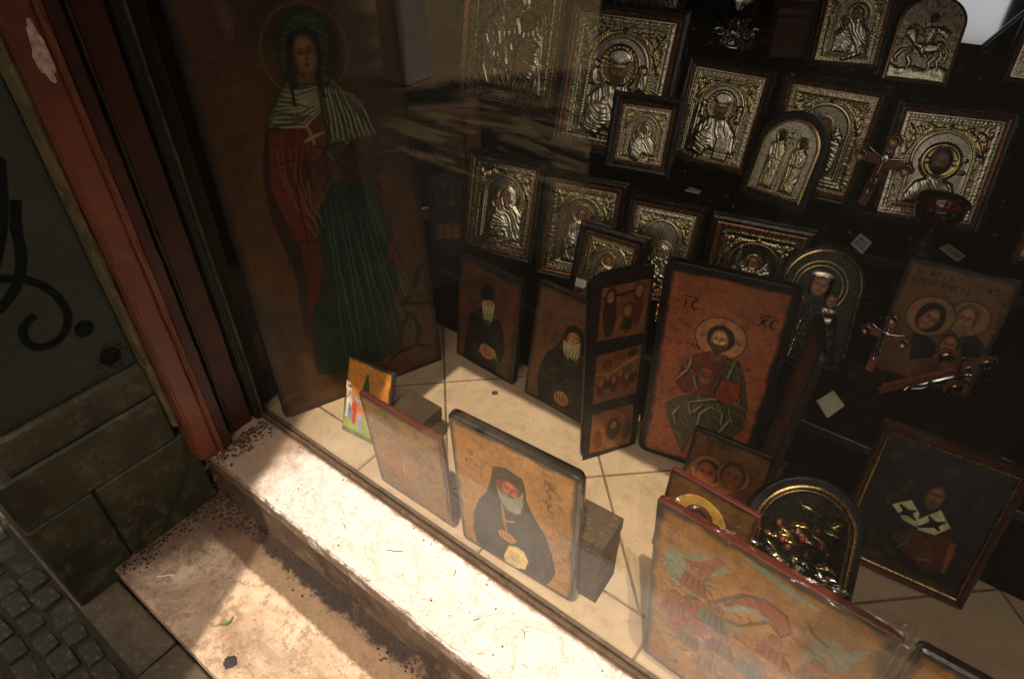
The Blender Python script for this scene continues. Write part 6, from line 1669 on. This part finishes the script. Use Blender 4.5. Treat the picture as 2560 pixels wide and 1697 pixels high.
bm_obj('base_plate', bm, M_SILV, hd)
for k in range(7):
    a = -2.6 + k * .75
    pts = [(.045 * math.cos(a) + .016 * (1 - q / 9) * math.cos(q * .75) * math.cos(a), .045 * math.sin(a) + .016 * (1 - q / 9) * math.cos(q * .75) * math.sin(a), .030 + .017 * (1 - q / 9) * math.sin(q * .75)) for q in range(9)]
    V, F = tube(pts, .0042, 8); obj('scroll', V, F, M_STEEL, hd, smooth=True)
bxm = Matrix.Translation((-.522, 1.862, .6005)) @ Matrix.Rotation(R_(28), 4, 'Z')
bx = empty('brown_box', 'plain reddish brown leather box on the top shelf', 'box', mat=bxm)
M_LEATH = simple("brown_leather", (.15, .055, .026), (.085, .034, .017), 30, .5, bmp=.25, bscale=160)
bm = bmesh.new(); add_box(bm, (-.052, -.045, 0), (.052, .045, .098), .008, 3)
bm_obj('body', bm, M_LEATH, bx)
bm = bmesh.new(); add_box(bm, (-.0535, -.0465, .0985), (.0535, .0465, .118), .008, 3)
bm_obj('lid', bm, M_LEATH, bx)
ms = empty('wire_screen', 'small white wire mesh screen at the top edge behind the brown box', 'screen', mat=pose(-.60, 2.02, .6005, 8, 6, 0, .20, .26))
bm = bmesh.new()
for k in range(21): add_box(bm, (-.1 + k * .01 - .0012, -.0012, 0), (-.1 + k * .01 + .0012, .0012, .26), 0)
for k in range(27): add_box(bm, (-.1, -.0036, k * .01 - .0012), (.1, -.0013, k * .01 + .0012), 0)
bm_obj('mesh', bm, M_WHITE, ms, kind='stuff')
box('backing', (-.102, .004, 0), (.102, .007, .262), simple("cream_cloth", (.62, .54, .40), (.5, .42, .3), 200, .9), ms)
pp = empty('mirror_plate', 'bright silvered plate leaning behind the icon of the rider, top right', 'mirror', mat=pose(-.245, 2.235, .6005, 6, 10.5, 0, .30, .30))
m, t, b = new_mat("brushed_mirror"); b.inputs['Metallic'].default_value = 1; b.inputs['Base Color'].default_value = (.86, .87, .90, 1)
b.inputs['Roughness'].default_value = .08
V, F = [], []
bm = bmesh.new(); add_box(bm, (-.15, 0, 0), (.15, .004, .30), .001)
bm_obj('plate', bm, m, pp)
V, F = lathe([(0, .020), (.012, .018), (.020, .012), (.022, .004), (.020, 0)], 20, Matrix.Translation((.062, 0, .125)) @ Matrix.Rotation(R_(90), 4, 'X'))
obj('knob', V, F, M_DARKFR, pp, smooth=True, label='round dark boss')
df = empty('tilted_frame', 'dark empty wooden frame standing askew in front of the silvered plate', 'frame', mat=pose(-.130, 2.165, .602, 6, 14, -34, .20, .27))
V, F = ring_mesh([(-.1, 0), (.1, 0), (.1, .27), (-.1, .27)], [(0, .014), (0, -.006), (.004, -.010), (.018, -.008), (.024, 0), (.024, .014)])
obj('frame', V, F, M_DARKFR, df)
# cream upright seen between the tall saint and the shelves
up = empty('shelf_upright', 'cream painted upright post at the back left of the display', 'post', (-1.63, 1.58, 0))
o = box('upright', (-.066, -.05, .401), (.066, .05, 2.555), M_PALE, up, .003)

# price tags, stickers and cards
def card(name, quad, z, label, cat, paint=None, n=60, thick=.0012, mat=M_PRINT, lift=.001):
    c = sum((Vector((*p, 0)) for p in quad), Vector()) / 4; c.z = z + lift
    q = [Vector((*p, z + lift)) - c for p in quad]
    r = empty(name, label, cat, tuple(c), group='small tags and cards')
    bm = bmesh.new(); vv = [bm.verts.new(p) for p in q]; f = bm.faces.new(vv); f.normal_update()
    if f.normal.z < 0: f.normal_flip()
    e = bmesh.ops.extrude_face_region(bm, geom=[f])
    for v in [g for g in e['geom'] if isinstance(g, bmesh.types.BMVert)]: v.co.z -= thick
    bmesh.ops.recalc_face_normals(bm, faces=bm.faces)
    bm_obj('card', bm, M_WHITE, r)
    if paint:
        cv = Cv(1, 1, n); paint(cv)
        O, a, b_ = q[0], q[1] - q[0], q[3] - q[0]; c3 = q[2] - q[1] - q[3] + q[0]
        cv.build(r, {}, mat, first='print')
        me = [ch for ch in r.children if ch.name.startswith('print')][0].data
        for v in me.vertices:
            u, w2 = v.co.x + .5, v.co.z
            p = O + a * u + b_ * w2 + c3 * (u * w2); v.co = (p.x, p.y, p.z + .0003)
        me.update()
    return r
def pt_flag(cv):
    cv.c[:] = lin('d8d2c0'); bl = lin('1c2c4a')
    for k in range(4): cv.fill(cv.rect(-.36, .38, .20 + .16 * k, .27 + .16 * k), bl)
    cv.fill(cv.rect(-.36, -.02, .50, .86), lin('d8d2c0')); cv.fill(cv.rect(-.36, -.02, .64, .72), bl); cv.fill(cv.rect(-.23, -.15, .50, .86), bl)
def pt_bar(cv):
    cv.c[:] = lin('b8ac84'); rs = np.random.RandomState(2); x = -.36
    while x < .40:
        w2 = rs.choice([.012, .02, .035]); cv.fill(cv.rect(x, x + w2, .25, .82), lin('17181c')); x += w2 + rs.choice([.018, .03, .045])
    cv.fill(cv.rect(-.3, .3, .10, .15), lin('3a3a36'))
def pt_lines(cv):
    cv.c[:] = lin('b4aa84')
    for k in range(3): cv.fill(cv.rect(-.34, .40, .16 + .15 * k, .21 + .15 * k), lin('2a2c28'))
    cv.fill(cv.ell(-.40, .80, .05, .07), lin('1a1a16'))
def pt_plain(cv):
    cv.c[:] = lin('cfc4a2'); cv.c *= (.9 + .2 * cv.fbm(6, 3, 2)[..., None])
def pt_tag(cv):
    cv.c[:] = lin('c8bd9c'); cv.fill(cv.ell(-.38, .6, .05, .12), lin('3a2418')); cv.fill(cv.line([(-.1, .5), (.3, .35)], .02), lin('6a5a40')); cv.fill(cv.line([(-.15, .3), (.2, .2)], .02), lin('6a5a40'))
card('flag_sticker', [(-.162, 1.358), (-.132, 1.330), (-.128, 1.391), (-.157, 1.416)][0:1] + [(-.132, 1.330), (-.128, 1.389), (-.158, 1.414)], .4, 'square sticker printed with a blue and white striped flag, on the middle shelf', 'sticker', pt_flag, lift=.0013)
card('barcode_sticker', [(-.013, 1.448), (.025, 1.414), (.034, 1.446), (-.002, 1.477)], .4, 'yellowish sticker with a black barcode on the middle shelf', 'sticker', pt_bar, lift=.0013)
card('price_tag', [(-.541, 1.376), (-.506, 1.380), (-.508, 1.397), (-.539, 1.401)], .4, 'small cream price tag on the middle shelf below the smaller bishop icon', 'price tag', pt_tag, 40, lift=.0013)
card('blank_card', [(-.091, 1.092), (-.060, 1.058), (-.046, 1.128), (-.078, 1.130)][0:2] + [(-.044, 1.112), (-.074, 1.142)], .2, 'blank cream card on the lowest shelf left of the lying cross', 'card', pt_plain, 40, lift=.0013)
card('printed_tag', [(.216, 1.118), (.252, 1.116), (.252, 1.142), (.217, 1.146)], .2, 'small printed tag at the right edge, beyond the mahogany picture', 'price tag', pt_lines, 50, lift=.0013)

# ------------------------------------------------------------------ litter on the sill, doorstep and floor
M_GUM = simple("trodden_gum", (.012, .011, .009), (.03, .024, .018), 120, .8, bmp=.4)
def blob(name, x, y, z, r, label, cat, mat, seed=0, h=.002, el=1.0):
    rs = random.Random(seed); n = 22; V = [(x, y, z + h)]; 
    for q, hh in ((.6, h * .85), (1.0, 0.0004)):
        for k in range(n):
            a = 2 * math.pi * k / n; rr = r * q * (1 + (rs.uniform(-.12, .12) if q == 1 else 0))
            V.append((x + rr * math.cos(a) * el, y + rr * math.sin(a), z + hh))
    F = [(0, 1 + k, 1 + (k + 1) % n) for k in range(n)] + [(1 + k, 1 + n + k, 1 + n + (k + 1) % n, 1 + (k + 1) % n) for k in range(n)]
    return tag(obj(name, V, F, mat, smooth=True), label, cat)
blob('gum_spot', -.785, .145, -.155, .0125, 'round black spot of trodden gum on the pale doorstep', 'gum', M_GUM, 1, el=1.1)
blob('tile_spot', -.739, .897, .0, .008, 'small brown droplet on the floor tile before the hooded monk icon', 'droplet', simple("brown_drop", (.07, .04, .02), None, 90, .4), 2)
M_LEAF = simple("green_leaf", (.10, .16, .03), (.05, .09, .02), 80, .5)
lf = empty('leaf', 'small green leaf lying on the pale doorstep', 'leaf', (-.856, .187, -.1545))
V, F = [], []
for i in range(9):
    u = i / 8; wv = .0045 * math.sin(math.pi * u ** .8) + .0002
    for s_ in (-1, 0, 1): V.append((.028 * (u - .5), s_ * wv + .004 * (u - .5) ** 2 * 4, .002 + .0018 * abs(s_) + .003 * (u - .5) ** 2 * 4))
for i in range(8):
    for k in range(2): a = i * 3 + k; F.append((a, a + 1, a + 4, a + 3))
o = obj('blade', V, F, M_LEAF, lf, smooth=True); o.rotation_euler[2] = R_(75)
V, F = tube([(-.014, .004, .002), (-.019, .006, .001), (-.023, .010, .001)], .0005, 6)
o = obj('stalk', V, F, M_LEAF, lf); o.rotation_euler[2] = R_(75)
V, F = tube([(-1.062, .158, -.153), (-1.052, .166, -.1525), (-1.046, .175, -.153), (-1.036, .180, -.1525)], .0012, 6)
tag(obj('straw', V, F, M_WHITE), 'pale bit of straw on the doorstep near the wall', 'straw')
cgm = simple("cigarette_paper", (.72, .66, .58), (.6, .5, .4), 90, .7)
V, F = tube([(-.135, .590, .004), (-.118, .575, .004), (-.105, .566, .004)], .0035, 10)
cg = tag(obj('paper_roll', V, F, cgm), 'thin white roll of paper on the tiles beside the cellophane wrapped icon', 'paper')
bm = bmesh.new(); rs = random.Random(11)
for k in range(150):
    if k < 80: x, y, z = rs.uniform(-1.0, -.1), (rs.uniform(.365, .505) if k > 25 else rs.gauss(.500, .004)), 0
    elif k < 125: x, y, z = rs.uniform(-1.1, -.2), rs.uniform(.12, .36), -.155
    else: x, y, z = rs.uniform(-1.0, -.2), rs.uniform(.54, .75), 0
    s_ = rs.choice([.0005, .0007, .0009, .0013])
    add_box(bm, (x - s_ * rs.uniform(.6, 1.8), y - s_, z + .0001), (x + s_, y + s_ * rs.uniform(.6, 1.6), z + s_ * .7), 0, jit=s_ * .35)
o = bm_obj('crumbs', bm, simple("dirt_crumbs", (.10, .052, .026), (.03, .018, .010), 60, .9)); tag(o, 'scattered brown crumbs and grit on the sill and doorstep', 'grit', kind='stuff')
bm = bmesh.new(); rs = random.Random(21)
for k in range(1500):
    s_ = rs.choice([.0005, .0008, .0011, .0015, .0021])
    if k < 1000: x = rs.uniform(-1.14, .35); y = .367 - abs(rs.gauss(0, .013 + .012 * (.5 + .5 * math.sin(x * 21)) ** 2))
    elif k < 1380: y = rs.uniform(.118, .365); x = -1.147 + abs(rs.gauss(0, .016 + .02 * (y - .11)))
    else: x, y = -1.10 + rs.gauss(0, .035), .34 + rs.gauss(0, .018)
    if y > .368 or x < -1.148: continue
    add_box(bm, (x - s_ * rs.uniform(.6, 1.5), y - s_, -.1549), (x + s_, y + s_ * rs.uniform(.6, 1.5), -.155 + s_ * rs.uniform(.4, 1.0)), 0, jit=s_ * .45)
o = bm_obj('dirt', bm, stained('black_crumbly_dirt', (.030, .018, .010), (.014, .009, .006), (.08, .05, .026), 40, 200, .95)); tag(o, 'dark crumbly dirt gathered along the foot of the sill and the plinth', 'dirt', kind='stuff')
# dead twigs on the sill
for i, (x, y, a, l) in enumerate(((-.62, .44, .4, .016), (-.50, .475, 1.9, .006), (-.74, .42, -.5, .007), (-.41, .43, .9, .006), (-.33, .46, 2.4, .008))):
    V, F = tube([(x - l * math.cos(a), y - l * math.sin(a), .001), (x + .002, y + .001, .0018), (x + l * math.cos(a + .25), y + l * math.sin(a + .25), .001)], .0006, 6)
    tag(obj('twig', V, F, M_GRIT), ['long twig on the sill below the faded red edged icon', 'tiny twig near the glass before the white bearded monk icon', 'tiny twig on the sill nearest its shaded left end', 'tiny twig on the sill below the right edge of the monk icon', 'twig farthest right on the marble sill'][i], 'twig', 'twigs on the sill')
bpy.context.view_layer.update()
